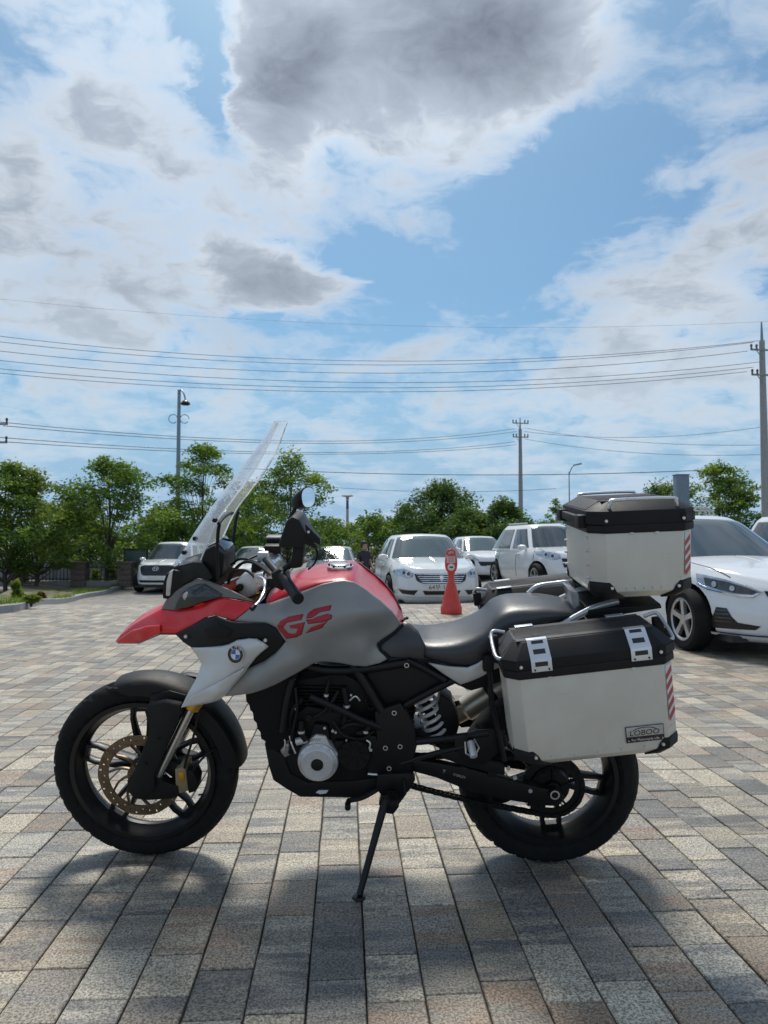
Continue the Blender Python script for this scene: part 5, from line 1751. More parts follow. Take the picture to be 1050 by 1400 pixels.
        # shut lines of doors and bonnet
        bpy.context.view_layer.update()
        for s in (1, -1):
            for th in P.get('doors', (66, 88, 110)):
                G().tube([self.Sz(s * th, lerp(P['z0'] + .12, self.ztop(self.S(th, 1).x) - .05, k / 8), .0) for k in range(9)], .006, 5).out('door_gap', M_CBLK, self.root)
            pts = []
            for k in range(9):
                x = lerp(cab['xbf'] + .05, L * .40, k / 8)
                b = self.half(1.0)[1]
                y = s * b * lerp(.90, .80, (k / 8) ** 2)
                cr = P.get('crown', .045) * (1 - (y / b) ** 2)
                hit = body.ray_cast(Vector((x, y, 3)), Vector((0, 0, -1)))
                pts.append((x, y, hit[1].z if hit[0] else self.ztop(x) + cr * .8))
            G().tube(pts, .006, 5).out('bonnet_gap', M_CBLK, self.root)
            dh = self.Sz(s * 86, self.ztop(0) - .14, .012)
            G().tube([dh + Vector((-.09, 0, 0)), dh + Vector((.09, 0, 0))], .012, 6).out('door_handle', self.m, self.root)
        # mirrors
        for s in (1, -1):
            base = self.C(s * 54, .06)
            mm = G()
            rings = []
            for dx, k in ((.10, .2), (.085, .7), (.04, 1), (-.03, 1), (-.045, .92)):
                rings.append([base + Vector((dx - .02, s * (.13 + .105 * k * math.cos(a)), .05 + .065 * k * math.sin(a))) for a in [2 * math.pi * i / 16 for i in range(16)]])
            mm.loft(rings)
            mm.tube([base + Vector((0, 0, 0)), base + Vector((0, s * .08, .03))], .02, 8)
            mm.out('wing_mirror', self.m, self.root)
        # dark underside so that daylight does not show below the doors
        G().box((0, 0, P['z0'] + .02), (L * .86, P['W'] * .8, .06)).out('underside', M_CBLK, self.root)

    def plate(self, z, txt=None, w=.52, h=.11):
        p = self.Sz(0, z, .012)
        pl = empty('number_plate', parent=self.root)
        pl.matrix_local = frame(p, (0, 1, 0), (0, 0, 1))
        G().box((0, 0, .004), (w, h, .012)).out('plate_back', M_PLATE, pl, bevel=.003)
        if txt:
            text('plate_text', txt, h * .92, M_PTEXT, pl, Matrix.Translation((0, 0, .0108)), .0006)
        return pl

    def lamp(self, outline, cells=(), dark=False):
        for s in (1, -1):
            o = self.patch('headlight', [(s * a, z) for a, z in outline], M_CLAMPD if dark else M_CLENS, lift=.006)
            for (a, z, r) in cells:
                k = (self.Sz(a + 1, z) - self.Sz(a, z)).length
                circ = lambda rr: [(s * (a + rr / k * math.cos(R(d))), z + rr * math.sin(R(d))) for d in range(0, 360, 24)]
                self.patch('lamp_ring', circ(r), M_CHROME, lift=.010, par=o)
                self.patch('lamp_bulb', circ(r * .72), M_CLAMPD if not dark else M_CLENS, lift=.014, par=o)


def gz(x, y):
    return drop(x, y)


def on(x, y):
    return (x, y, gz(x, y))


SEDAN = dict(kind='car', L=4.85, W=1.86, z0=.17, n=3.2, deck=((0, 1.00), (.06, 1.06), (.2, 1.03), (.3, .95), (.66, .95), (.74, .93), (.9, .83), (.965, .74), (1, .66)), wr=.325, wx=(1.47, -1.34),
             cab=dict(xbf=1.10, xtf=.22, xtr=-1.05, xbr=-2.0, zb=.90, zr=1.43, wb=.86, wt=.60, thw=43, side=((53, 88), (91, 126))))

# 1. the white saloon at the right edge
sx_, sy_ = [(3.5229,7.2845)][0]
HD = 3
fwd = Vector((math.sin(R(HD)), -math.cos(R(HD)), 0))
rgt = Vector((-math.cos(R(HD)), -math.sin(R(HD)), 0))
c1 = Vector((sx_, sy_, 0)) - fwd * 1.47 - rgt * .90
P1 = dict(SEDAN)
car1 = Car('parked_sedan', 'white saloon with slanted headlight behind the top case at right', tuple(c1), HD, P1, M_CARW)
HLO = ((58.5, .802), (52.5, .786), (43, .755), (32.5, .704), (24.5, .652), (29, .606), (36.5, .61), (44.5, .633), (52, .657), (57, .700))
for s in (1, -1):
    hl1 = car1.patch('headlight', [(s * a, z) for a, z in HLO], M_CLENS, lift=.006)
    car1.patch('lamp_inner', [(s * a, z) for a, z in ((54, .765), (43, .735), (33, .69), (27, .65), (30, .624), (38, .628), (46, .652), (53, .69))], M_CLAMPD, lift=.010, par=hl1)
    for a, z, r in ((48.5, .703, .036), (39.5, .672, .033)):
        k = (car1.Sz(a + 1, z) - car1.Sz(a, z)).length
        for rr, mm, lf in ((r, M_CBLK, .014), (r * .82, M_CLENS, .018)):
            car1.patch('lamp_bulb', [(s * (a + rr / k * math.cos(R(d))), z + rr * math.sin(R(d))) for d in range(0, 360, 24)], mm, lift=lf, par=hl1)
    G().tube([car1.Sz(s * a, z, .012) for a, z in ((57, .700), (52, .657), (44.5, .633), (36.5, .61), (29, .606), (24.5, .652), (32.5, .704))], .010, 6).out('lamp_trim', M_CHROME, hl1)
    it = car1.patch('bumper_intake', [(s * a, z) for a, z in ((48, .484), (43, .481), (41, .411), (38, .352), (26.5, .332), (29, .295), (50, .275), (51.5, .313))], M_CBLK, lift=.006)
    for k in range(4):
        z = .35 + k * .035
        car1.patch('intake_slat', [(s * a, zz) for a, zz in ((40 + k * .8, z), (49 - k * .4, z - .004), (49 - k * .4, z + .008), (40 + k * .8, z + .012))], M_CLAMPD, lift=.014, par=it)
    car1.patch('bumper_lip', [(s * a, z) for a, z in ((0, .215), (40, .215), (66, .225), (66, .25), (40, .24), (0, .24))], M_CARW, lift=.02)
    G().tube([car1.Sz(s * a, .245, .016) for a in range(0, 66, 4)], .007, 6).out('bumper_seam', M_CBLK, car1.root)
gr = car1.fpoly('grille', [(-.52, .66), (.52, .66), (.44, .48), (.30, .36), (-.30, .36), (-.44, .48)], M_CBLK)
for k in range(6):
    z = .40 + k * .045
    w = .30 + .2 * (z - .36) / .3
    car1.fpoly('grille_bar', [(-w, z), (w, z), (w, z + .012), (-w, z + .012)], M_CHROME, lift=.016, par=gr)
car1.plate(.42)

# 2. the pearl white saloon seen from the front, with the cone before it
P2 = dict(SEDAN, L=5.0, W=1.89, n=4.0, deck=((0, 1.0), (.06, 1.06), (.2, 1.05), (.3, .98), (.66, .98), (.74, .97), (.9, .89), (.965, .82), (1, .76)), wr=.335, wx=(1.52, -1.40),
          cab=dict(xbf=1.12, xtf=.30, xtr=-1.0, xbr=-2.0, zb=.93, zr=1.475, wb=.88, wt=.62, thw=44, side=((54, 88), (92, 126))))
car2 = Car('parked_sedan', 'pearl white saloon with chrome slat grille behind the red cone', on(1.80, 16.9), 3, P2, M_CARP)
car2.root.scale = (1.07, 1.07, 1.07)
car2.lamp([(20, .66), (28, .64), (38, .67), (50, .70), (57, .76), (48, .80), (36, .815), (25, .78), (19, .73)], cells=((26, .715, .05), (34, .73, .05)))
gr = car2.fpoly('grille', [(-.52, .72), (.52, .72), (.47, .60), (.36, .54), (-.36, .54), (-.47, .60)], M_CBLK)
for k in range(5):
    z = .552 + k * .036
    w = .37 + .13 * (z - .55) / .17
    car2.fpoly('grille_bar', [(-w, z), (w, z), (w, z + .013), (-w, z + .013)], M_CHROME, lift=.016, par=gr)
for s in (1, -1):
    car2.fpoly('intake', [(s * y, z) for y, z in ((.44, .42), (.62, .415), (.78, .43), (.72, .345), (.52, .33))], M_CBLK)
    car2.patch('fog_lamp', [(s * (49 + 4 * math.cos(R(a))), .375 + .045 * math.sin(R(a))) for a in range(0, 360, 30)], M_CLENS)
    G().tube([car2.Sz(s * a, .29, .008) for a in range(0, 70, 5)], .008, 6).out('bumper_seam', M_CARS, car2.root)
car2.fpoly('lower_grille', [(-.36, .41), (.36, .41), (.32, .335), (-.32, .335)], M_CBLK)
car2.fpoly('crest', [(-.03, .74), (.03, .74), (.035, .62), (0, .56), (-.035, .62)], M_CHROME, lift=.022)
car2.plate(.47, '64부 1052', w=.56, h=.13)

SUV = dict(kind='suv', L=4.25, W=1.78, z0=.22, n=3.0, deck=((0, 1.0), (.1, 1.05), (.3, 1.02), (.7, 1.03), (.78, 1.02), (.92, .95), (.97, .88), (1, .80)), wr=.34, wx=(1.30, -1.26),
           cab=dict(xbf=1.10, xtf=.35, xtr=-1.50, xbr=-2.06, zb=.96, zr=1.60, wb=.86, wt=.58, n=3.7, thw=41, side=((50, 84), (88, 120))))
# 3. small white SUV behind the far side case
car3 = Car('parked_suv', 'small white SUV with roof rail left of the top case', on(5.05, 17.8), 9, SUV, M_CARW)
car3.lamp([(26, .80), (34, .76), (48, .80), (62, .88), (66, .95), (54, .96), (38, .93), (27, .89)], cells=((38, .85, .06), (48, .88, .055)))
gr = car3.fpoly('grille', [(-.5, .80), (.5, .80), (.46, .60), (-.46, .60)], M_CBLK)
car3.fpoly('grille_bar', [(-.5, .72), (.5, .72), (.5, .69), (-.5, .69)], M_CARW, lift=.016, par=gr)
for s in (1, -1):
    G().tube(crom([car3.C(s * a, 1.0, .0) + Vector((0, -s * .03, .045)) for a in (60, 75, 90, 105, 118)], 4), .018, 8).out('roof_rail', M_CARS, car3.root)
car3.plate(.5)

# 4. white SUV at the left, black grille
P4 = dict(SUV, L=4.77, W=1.89, z0=.20, deck=((0, 1.05), (.1, 1.1), (.3, 1.07), (.66, 1.07), (.75, 1.06), (.9, 1.00), (.965, .94), (1, .86)), wr=.37, wx=(1.42, -1.35),
          cab=dict(xbf=1.15, xtf=.42, xtr=-1.85, xbr=-2.25, zb=1.00, zr=1.66, wb=.90, wt=.66, thw=43, side=((52, 84), (88, 118))))
p4 = [(-6.2019,25.003)][0]
car4 = Car('parked_suv', 'white SUV with black mesh grille parked by the kerb at left', (p4[0] - .15, p4[1] + 2.2, gz(p4[0], p4[1] + 1.0)), -3, P4, M_CARW)
car4.root.scale = (1.05, 1.05, 1.05)
gr = car4.fpoly('grille', [(-.60, .88), (-.45, .92), (.45, .92), (.60, .88), (.48, .62), (.40, .585), (-.40, .585), (-.48, .62)], M_CBLK)
for k in range(3):
    z = .64 + k * .08
    car4.fpoly('grille_bar', [(-.45, z), (.45, z), (.45, z + .008), (-.45, z + .008)], M_CLAMPD, lift=.014, par=gr)
ring = [car4.Sz(car4.th_y(.105 * math.cos(R(a)), .8), .80 + .058 * math.sin(R(a)), .02) for a in range(0, 360, 15)]
G().tube(ring, .009, 6, closed=True).out('badge_ring', M_CHROME, car4.root)
hh = G()
for pts in (((-.055, .76), (-.035, .84)), ((.035, .76), (.055, .84)), ((-.045, .79), (.045, .81))):
    hh.tube([car4.Sz(car4.th_y(y, z), z, .02) for y, z in pts], .010, 6)
hh.out('badge', M_CHROME, car4.root)
for s in (1, -1):
    car4.patch('headlight', [(s * a, z) for a, z in ((40, .80), (52, .82), (56, .66), (46, .60), (40, .64))], M_CLAMPD)
    car4.patch('running_light', [(s * a, z) for a, z in ((34, .925), (60, .955), (60, .98), (34, .95))], M_CLENS)
car4.fpoly('lower_grille', [(-.62, .44), (.62, .44), (.55, .36), (-.55, .36)], M_CBLK)
car4.patch('bumper_skirt', [(-64, .20), (64, .20), (66, .34), (40, .34), (38, .30), (-38, .30), (-40, .34), (-66, .34)], mat('car_grey_trim', (.05, .05, .052), .5), lift=.008)
car4.plate(.53, w=.5)

# 5-8. cars whose upper parts show over the motorcycle
for nm, lab, px, hd, PP_, pm in (('parked_sedan', 'silver car seen over the fuel tank beside the standing person', [(-0.4589,26.6146)][0], -4, SEDAN, M_CARS),
                                 ('parked_sedan', 'white car seen through the handlebars beside the white SUV', [(-3.4776,25.9722)][0], -4, SEDAN, M_CARW),
                                 ('parked_hatchback', 'small white car between the pearl saloon and the small SUV', [(4.708,22.7319)][0], 5, dict(SEDAN, L=4.0, W=1.66), M_CARW)):
    cx_, cy_ = px
    cc = Car(nm, lab, on(cx_, cy_ + 2.4), hd, PP_, pm)
    if 'hatchback' not in nm:
        cc.root.scale = (1.1, 1.1, 1.1)
    cc.lamp([(24, .62), (33, .64), (44, .67), (58, .72), (60, .77), (46, .77), (34, .735), (26, .68)])
    cc.fpoly('grille', [(-.5, .60), (.5, .60), (.42, .46), (-.42, .46)], M_CBLK)
    cc.plate(.42)
P8 = dict(P4)
car8 = Car('parked_suv', 'white car partly in view at the right edge behind the saloon', (9.6, 13.2, 0), 4, P8, M_CARW)
car8.lamp([(34, .80), (46, .78), (60, .84), (66, .92), (50, .92), (36, .88)])


# ---------------------------------------------------------------- red stand, person, street furniture
def red_stand():
    x, y = [(1.6776,11.2194)][0]
    M_R = mat('red_stand_plastic', (.62, .055, .035), .42, var=.1, coat=.1)
    o = empty('parking_stand', (x, y, gz(x, y)), (0, 0, R(4)))
    tag(o, 'red plastic no-parking stand with white notice before the pearl saloon', 'parking stand')
    k = 1.0
    G().lathe([(0, 0), (.165, 0), (.170, .02), (.168, .11), (.155, .13), (.13, .24), (.085, .42), (.058, .50), (.045, .55), (0, .55)], axis='z', n=40).out('base', M_R, o)
    # flat paddle with a hand hole at the top
    ring = []
    for a in range(0, 360, 10):
        rx, rz = .095, .115
        ring.append((rx * sgnpow(math.cos(R(a)), .8), .80 + rz * 1.35 * sgnpow(math.sin(R(a)), .8)))
    g = G()
    n = len(ring)
    secs = []
    for y_, s in ((-.045, .9), (-.032, 1), (.032, 1), (.045, .9)):
        secs.append([(x_ * s, y_, .80 + (z_ - .80) * s) for x_, z_ in ring])
    g.loft(secs)
    g.tube([(0, 0, .52), (0, 0, .60), (0, 0, .68)], [.048, .045, .07], 16)
    g.out('paddle', M_R, o)
    G().tube(crom([(-.06, 0, .935), (-.055, 0, .985), (0, 0, 1.01), (.055, 0, .985), (.06, 0, .935)], 5), .016, 10).out('handle', M_R, o)
    G().box((-.012, -.047, .855), (.135, .006, .105)).out('notice', mat('notice_pink', (.70, .55, .56), .5), o, bevel=.002)
    for q in range(4):
        G().box((-.012, -.0512, .893 - q * .022), (.10, .002, .008)).out('notice_line', mat('notice_red', (.45, .12, .16), .5), o)
    G().lathe([(0, -.050), (.056, -.050), (.058, -.044)], c=(-.008, 0, .735), n=28).out('notice_disc', M_WHITE, o)
    G().box((-.008, -.0515, .735), (.062, .002, .022)).out('notice_arrow', M_PTEXT, o)


red_stand()


def person():
    x, y = [(0.6835,26.5523)][0]
    y = 20.5
    x = -.57 + .0545 * y
    e = empty('person', (x, y, gz(x, y)), (0, 0, R(35)))
    tag(e, 'person in dark top and trousers standing between the parked cars', 'person')
    J = dict(pel=(0, 0, .92), wst=(0, .01, 1.05), chs=(0, .01, 1.28), nck=(0, .005, 1.43), hd0=(0, -.01, 1.50), hd1=(0, -.025, 1.60), hd2=(0, -.01, 1.68),
             hl=(.09, 0, .88), kl=(.10, -.03, .49), al=(.10, .02, .09), tl=(.115, -.13, .035), hr=(-.09, 0, .88), kr=(-.10, .01, .49), ar=(-.115, .04, .09), tr=(-.14, -.11, .035),
             sl=(.17, .01, 1.37), el=(.23, .03, 1.11), wl=(.20, -.12, .96), fl=(.18, -.18, .93), sr=(-.17, .01, 1.37), er=(-.22, .04, 1.10), wr=(-.19, -.14, 1.10), fr=(-.15, -.20, 1.13))
    rad = dict(pel=.15, wst=.135, chs=.16, nck=.058, hd0=.065, hd1=.088, hd2=.07, hl=.095, kl=.062, al=.042, tl=.038, hr=.095, kr=.062, ar=.042, tr=.038, sl=.068, el=.046, wl=.032, fl=.03, sr=.068, er=.046, wr=.032, fr=.03)
    ks = list(J)
    E_ = [('pel', 'wst'), ('wst', 'chs'), ('chs', 'nck'), ('nck', 'hd0'), ('hd0', 'hd1'), ('hd1', 'hd2'), ('pel', 'hl'), ('hl', 'kl'), ('kl', 'al'), ('al', 'tl'), ('pel', 'hr'), ('hr', 'kr'), ('kr', 'ar'), ('ar', 'tr'),
          ('chs', 'sl'), ('sl', 'el'), ('el', 'wl'), ('wl', 'fl'), ('chs', 'sr'), ('sr', 'er'), ('er', 'wr'), ('wr', 'fr')]
    me = bpy.data.meshes.new('body')
    me.from_pydata([J[k] for k in ks], [(ks.index(a), ks.index(b)) for a, b in E_], [])
    o = bpy.data.objects.new('body', me)
    COL.objects.link(o)
    o.modifiers.new('skin', 'SKIN')
    for i, k in enumerate(ks):
        sv = me.skin_vertices[0].data[i]
        sv.radius = (rad[k], rad[k] * (.72 if k in ('pel', 'wst', 'chs') else 1))
        sv.use_root = k == 'pel'
    sb = o.modifiers.new('sub', 'SUBSURF')
    sb.levels = sb.render_levels = 2
    bpy.context.view_layer.update()
    m2 = bpy.data.meshes.new_from_object(o.evaluated_get(bpy.context.evaluated_depsgraph_get()))
    bpy.data.objects.remove(o)
    m2.name = 'body'
    for mm in (mat('skin_tone', (.35, .21, .15), .6), mat('dark_top', (.035, .028, .045), .85), mat('dark_trousers', (.03, .033, .04), .85), mat('shoe_black', (.02, .02, .02), .6)):
        m2.materials.append(mm)
    for p in m2.polygons:
        c = p.center
        arm = abs(c.x) > .175 and c.z < 1.2 and c.z > .85
        p.material_index = 3 if c.z < .09 else 2 if (c.z < .96 and not (abs(c.x) > .16)) else 0 if (c.z > 1.44 or arm) else 1
        p.use_smooth = True
    b = bpy.data.objects.new('body', m2)
    COL.objects.link(b)
    b.parent = e
    rings = []
    for z, k in ((1.53, .80), (1.58, 1.0), (1.64, 1.02), (1.69, .88), (1.72, .55), (1.735, .1)):
        rings.append([(.092 * k * math.cos(a), .012 + .102 * k * math.sin(a) * (1 if math.sin(a) > 0 or z > 1.63 else .45), z) for a in [2 * math.pi * i / 20 for i in range(20)]])
    G().loft(rings).out('hair', mat('black_hair', (.012, .010, .010), .6), e)


person()

M_CONC = mat('pole_concrete', (.32, .32, .31), .8, var=.12, bump=.2, bscale=40)
M_GALV = mat('pole_galvanised', (.25, .30, .34), .45, .4, var=.1)
M_INS = mat('insulator', (.12, .10, .09), .3)


def at(u_depth):
    return u_depth


def utility_pole(label, x, y, h, arms, seed):
    z0 = gz(x, y) - .1
    o = empty('utility_pole', (x, y, z0))
    tag(o, label, 'utility pole', 'utility poles along the road')
    G().tube([(0, 0, 0), (0, 0, h * .5), (0, 0, h * .92)], [.19, .155, .115], 14).out('post', M_CONC, o)
    G().tube([(0, 0, h * .90), (0, 0, h * .96), (0, 0, h)], [.075, .05, .03], 8).out('spike', M_GALV, o)
    for (z, w, a) in arms:
        d = Vector((math.cos(R(a)), math.sin(R(a)), 0))
        ar = G().tube([d * -w + Vector((0, -.13, z)), d * w + Vector((0, -.13, z))], .045, 4).out('crossarm', M_GALV, o)
        G().tube([d * -w * .6 + Vector((0, -.13, z)), Vector((0, -.12, z - .45))], .018, 6).out('arm_brace', M_GALV, ar)
        for k in (-.95, -.55, .55, .95):
            p = d * (w * k) + Vector((0, -.13, z))
            G().tube([p, p + Vector((0, 0, .06)), p + Vector((0, 0, .10)), p + Vector((0, 0, .16)), p + Vector((0, 0, .24))], [.02, .05, .03, .06, .035], 8).out('insulator', M_INS, ar)
    return o


rp = [(18.3171,30,10.8616),(18.2876,30,9.621),(18.2614,30,8.5147)]
h = rp[0][2] + .1
pole_r = utility_pole('tall utility pole at the right edge with two crossarms', rp[0][0], 30, h, ((rp[1][2] + .05, .62, 4), (rp[2][2] + .05, .60, 4)), 1)
mp_ = [(12.999,52,10.4452),(12.9911,52,9.512),(12.9824,52,8.4707)]
pole_m = utility_pole('distant utility pole rising above the round tree', mp_[0][0], 52, mp_[0][2] - gz(mp_[0][0], 52) + .1, ((mp_[1][2] + .6, .62, 8), (mp_[2][2] + .6, .6, 8)), 2)
lp_ = [(-14.2282,29,7.6172),(-14.1897,29,5.9668),(-14.1725,29,5.2326)]
pole_l = utility_pole('utility pole beyond the left edge, only its arms in view', lp_[0][0], 29, lp_[0][2] + .7, ((lp_[1][2] + .6, .8, 0), (lp_[2][2] + .6, .8, 0)), 3)


def wire(label, a, b, sag, r=.011, n=36):
    a, b = Vector(a), Vector(b)
    pts = []
    for i in range(n + 1):
        t = i / n
        p = a.lerp(b, t)
        p.z -= sag * 4 * t * (1 - t)
        pts.append(p)
    o = G().tube(pts, r, 5).out('overhead_wire', mat('wire_black', (.03, .035, .04), .6), sharp=180)
    tag(o, label, 'wire', 'overhead wires')
    return o


SPANS = [
    ('topmost of the close pair of wires across the sky', [(-16.1223,30,9.9033)][0], [(18.4641,30,10.0475)][0], 1.10),
    ('lower of the topmost close pair of wires across the sky', [(-15.5789,29,9.3735)][0], [(17.9297,30,9.9414)][0], 1.08),
    ('third wire from the top across the sky', [(-15.0323,28,8.7173)][0], [(17.6552,30,9.5465)][0], 1.02),
    ('fourth wire from the top across the sky', [(-15.023,28,8.3461)][0], [(18.4414,30,9.1023)][0], 1.0),
    ('fifth wire from the top across the sky', [(-15.0143,28,8.0038)][0], [(17.9041,30,8.8348)][0], .92),
    ('lowest wire of the upper bundle across the sky', [(-15.546,29,8.0726)][0], [(17.6344,30,8.6364)][0], .92)]
for lab, a, b, s in SPANS:
    wire('%s' % lab, a, b, s)
wire('faint single wire high above the upper bundle', [(-23.7031,44,16.2558)][0], [(30.2545,44,15.6583)][0], 1.2, .006)
for lab, a, b, s in (('upper wire from the left arms to the distant pole', [(-13.7912,29,5.9411)][0], [(12.6059,52,9.6183)][0], .85),
                     ('second wire from the left arms to the distant pole', [(-13.6741,29,5.7951)][0], [(12.7144,52,9.3999)][0], .8),
                     ('third wire from the left arms to the distant pole', [(-13.7771,29,5.3239)][0], [(12.5979,52,8.632)][0], .7),
                     ('lowest wire from the left arms to the distant pole', [(-13.6311,29,5.1488)][0], [(12.7063,52,8.4138)][0], .6),
                     ('upper wire running right from the distant pole', [(13.3238,52,9.6795)][0], [(27.3046,40,6.9491)][0], .55),
                     ('lower wire running right from the distant pole', [(13.3167,52,8.8568)][0], [(27.2907,40,6.432)][0], .6),
                     ('wire rising right from the distant pole behind the tall pole', [(13.3214,52,9.4051)][0], [(30.0787,44,9.147)][0], .8),
                     ('thick knotted cable just above the round tree', [(-6.6905,46,5.9222)][0], [(20.669,40,5.3199)][0], .35),
                     ('thin low wire behind the park lamp', [(-8.786,50,5.8183)][0], [(15.0541,50,4.9957)][0], .6)):
    wire(lab, a, b, s, .022 if 'thick' in lab else .014)


def street_lamp(label, x, y, h, arm, head, m=None, r=.07):
    z0 = gz(x, y) - .1
    o = empty('street_lamp', (x, y, z0))
    tag(o, label, 'street lamp', 'street lamps')
    m = m or M_GALV
    G().tube([(0, 0, 0), (0, 0, 1.0), (0, 0, h)], [r * 1.25, r, r * .62], 12).out('post', m, o)
    if head == 'arm':
        G().tube(crom([(0, 0, h - .3), (arm * .25, -.1, h - .02), (arm * .75, -.3, h - .25), (arm, -.4, h - .55)], 5), .035, 8).out('arm', m, o)
        G().lathe([(0, .12), (.10, .10), (.20, 0), (.22, -.06), (.17, -.10), (0, -.11)], c=(arm, -.4, h - .68), axis='z', n=20).out('lamp_head', M_CBLK, o)
        for s in (-1, 1):
            ringp = [(s * .26 + .20 * math.cos(R(a)), 0, h - 1.35 + .20 * math.sin(R(a))) for a in range(0, 330, 20)]
            G().tube(ringp, .018, 6).out('scroll', m, o)
    elif head == 'disc':
        G().lathe([(0, .10), (.35, .06), (.42, .02), (.40, -.03), (.12, -.08), (.10, -.30), (0, -.30)], c=(0, 0, h), axis='z', n=24).out('lamp_head', m, o)
        G().lathe([(.09, -.35), (.10, -.9), (.07, -.95)], c=(0, 0, h), axis='z', n=16).out('lamp_neck', mat('lamp_blue', (.05, .16, .35), .4), o)
    else:
        G().tube(crom([(0, 0, h - .2), (arm * .5, 0, h + .35), (arm, 0, h + .6)], 5), .045, 8).out('arm', m, o)
        G().box((arm + .25, 0, h + .64), (.7, .25, .14), Matrix.Rotation(R(-12), 3, 'Y')).out('lamp_head', m, o, bevel=.03)
    return o


a = [(-7.6759,33,8.177)][0]
street_lamp('tall lamp post with hanging lamp among the left trees', a[0], 33, a[2] - gz(a[0], 33) + .1, .38, 'arm', r=.12)
a = [(0.1454,50,4.4173)][0]
street_lamp('short park lamp with flat round cap near the person', a[0], 50, a[2] - gz(a[0], 50) + .1, 0, 'disc', m=mat('lamp_beige', (.42, .40, .36), .6), r=.13)
a = [(19.2311,60,7.2279)][0]
street_lamp('far lamp with a slanted arm left of the top case', a[0], 60, a[2] - gz(a[0], 60) + .1, .5, 'slant')
# blue-grey square post and ladder frame behind the top case
a = [(10.6711,22,3.2624)][0]
o = empty('steel_post', (a[0], 22, gz(a[0], 22)))
tag(o, 'broad blue-grey steel post standing behind the top case', 'post')
hp = a[2] - gz(a[0], 22)
G().box((0, 0, hp / 2), (.40, .30, hp)).out('column', mat('post_bluegrey', (.17, .22, .27), .5, .2), o, bevel=.02)
G().box((0, 0, hp + .015), (.43, .33, .03)).out('cap', mat('post_cap', (.13, .17, .21), .5, .2), o, bevel=.008)
a = [(8.7269,17,1.8758),(9.2129,17,1.2468)]
o = empty('ladder_rack', (a[0][0], 17, 0))
tag(o, 'pale curved rack frame rising behind the white saloon roof', 'rack')
zt = a[0][2] - .05
for k, dx in enumerate((0, .16, .32)):
    G().tube(crom([(-.45 + dx, 0, 0.0), (-.42 + dx, 0, zt * .8), (-.30 + dx, 0, zt + .12), (0 + dx * .6, 0, zt + .14), (.16 + dx * .6, 0, zt - .05), (.26 + dx * .6, 0, zt - .5), (.3 + dx * .6, 0, 0)], 5), .022, 8).out('hoop', mat('rack_white', (.6, .62, .6), .5), o)
for z in (zt - .35, zt - .12, zt + .08):
    G().tube([(-.40, 0, z), (.34, 0, z)], .018, 8).out('rung', mat('rack_white', (.6, .62, .6), .5), o)

# ---------------------------------------------------------------- planting bed, kerb, fence
KERB = [(x, y) for x, y in [(-5.616,9.0207),(-5.6188,10.6548),(-5.4751,11.6596),(-5.5303,12.7214),(-6.9916,17.4055),(-8.1656,22.5186),(-8.0866,24.414),(-8.3512,26.6338),(-8.4433,28.353),(-7.9543,29.028),(-6.2512,29.1757),(-3.8584,28.8047),(-1.5179,28.6772),(0.8295,28.7898)]]
kc = crom(KERB, 4)
M_KERB = mat('kerb_granite', (.34, .34, .34), .75, var=.15, vscale=30, bump=.3, bscale=60)
kerb = empty('kerb', (0, 0, 0))
kerb['kind'] = 'structure'
acc = 0
for i in range(len(kc) - 1):
    (x0, y0), (x1, y1) = kc[i], kc[i + 1]
    d = Vector((x1 - x0, y1 - y0, 0))
    Ld = d.length
    n = max(1, round(Ld / 1.0))
    for k in range(n):
        t0, t1 = (k + .004) / n, (k + .996) / n
        p0, p1 = Vector((x0, y0, 0)) + d * t0, Vector((x0, y0, 0)) + d * t1
        nn = Vector((-d.y, d.x, 0)).normalized() * .16
        za, zb_ = gz(p0.x, p0.y), gz(p1.x, p1.y)
        hk = .13
        vs = []
        for p, z in ((p0, za), (p1, zb_)):
            vs += [(p.x, p.y, z - .1), (p.x, p.y, z + hk - .012), (p.x + nn.x * .08, p.y + nn.y * .08, z + hk), (p.x + nn.x, p.y + nn.y, z + hk), (p.x + nn.x, p.y + nn.y, z - .1)]
        mesh('kerb_stone', vs, [(0, 1, 6, 5), (1, 2, 7, 6), (2, 3, 8, 7), (3, 4, 9, 8), (0, 4, 3, 2, 1), (5, 6, 7, 8, 9)], M_KERB, kerb, sharp=20)


def mat_soil():
    def fn(t, p, tc):
        pos = t.add('ShaderNodeNewGeometry').outputs['Position']
        n = t.smooth(t.noise(pos, 1.3, 6, .65), .42, .60)
        n2 = t.noise(pos, 24, 4, .7)
        c = t.mix(n, (.20, .155, .105), (.075, .115, .03))
        t.put(p.inputs['Base Color'], t.mix(1.0, c, t.math('ADD', .55, t.math('MULTIPLY', n2, .9)), blend='MULTIPLY'))
    return mat('bed_soil', (.2, .15, .1), .95, bump=.6, bscale=30, fn=fn)


vs, fs = [], []
for (x, y) in kc:
    for k, dy in enumerate((.17, 1.5, 4, 9, 30, 90)):
        # away from the car park
        X, Y = x - dy * .35, y + dy
        vs.append((X, Y, gz(X, Y) + .10))
n = 6
for i in range(len(kc) - 1):
    fs += [(i * n + k, i * n + k + 1, (i + 1) * n + k + 1, (i + 1) * n + k) for k in range(n - 1)]
bed = mesh('planting_bed', vs, fs, mat_soil())
tag(bed, kind='structure')


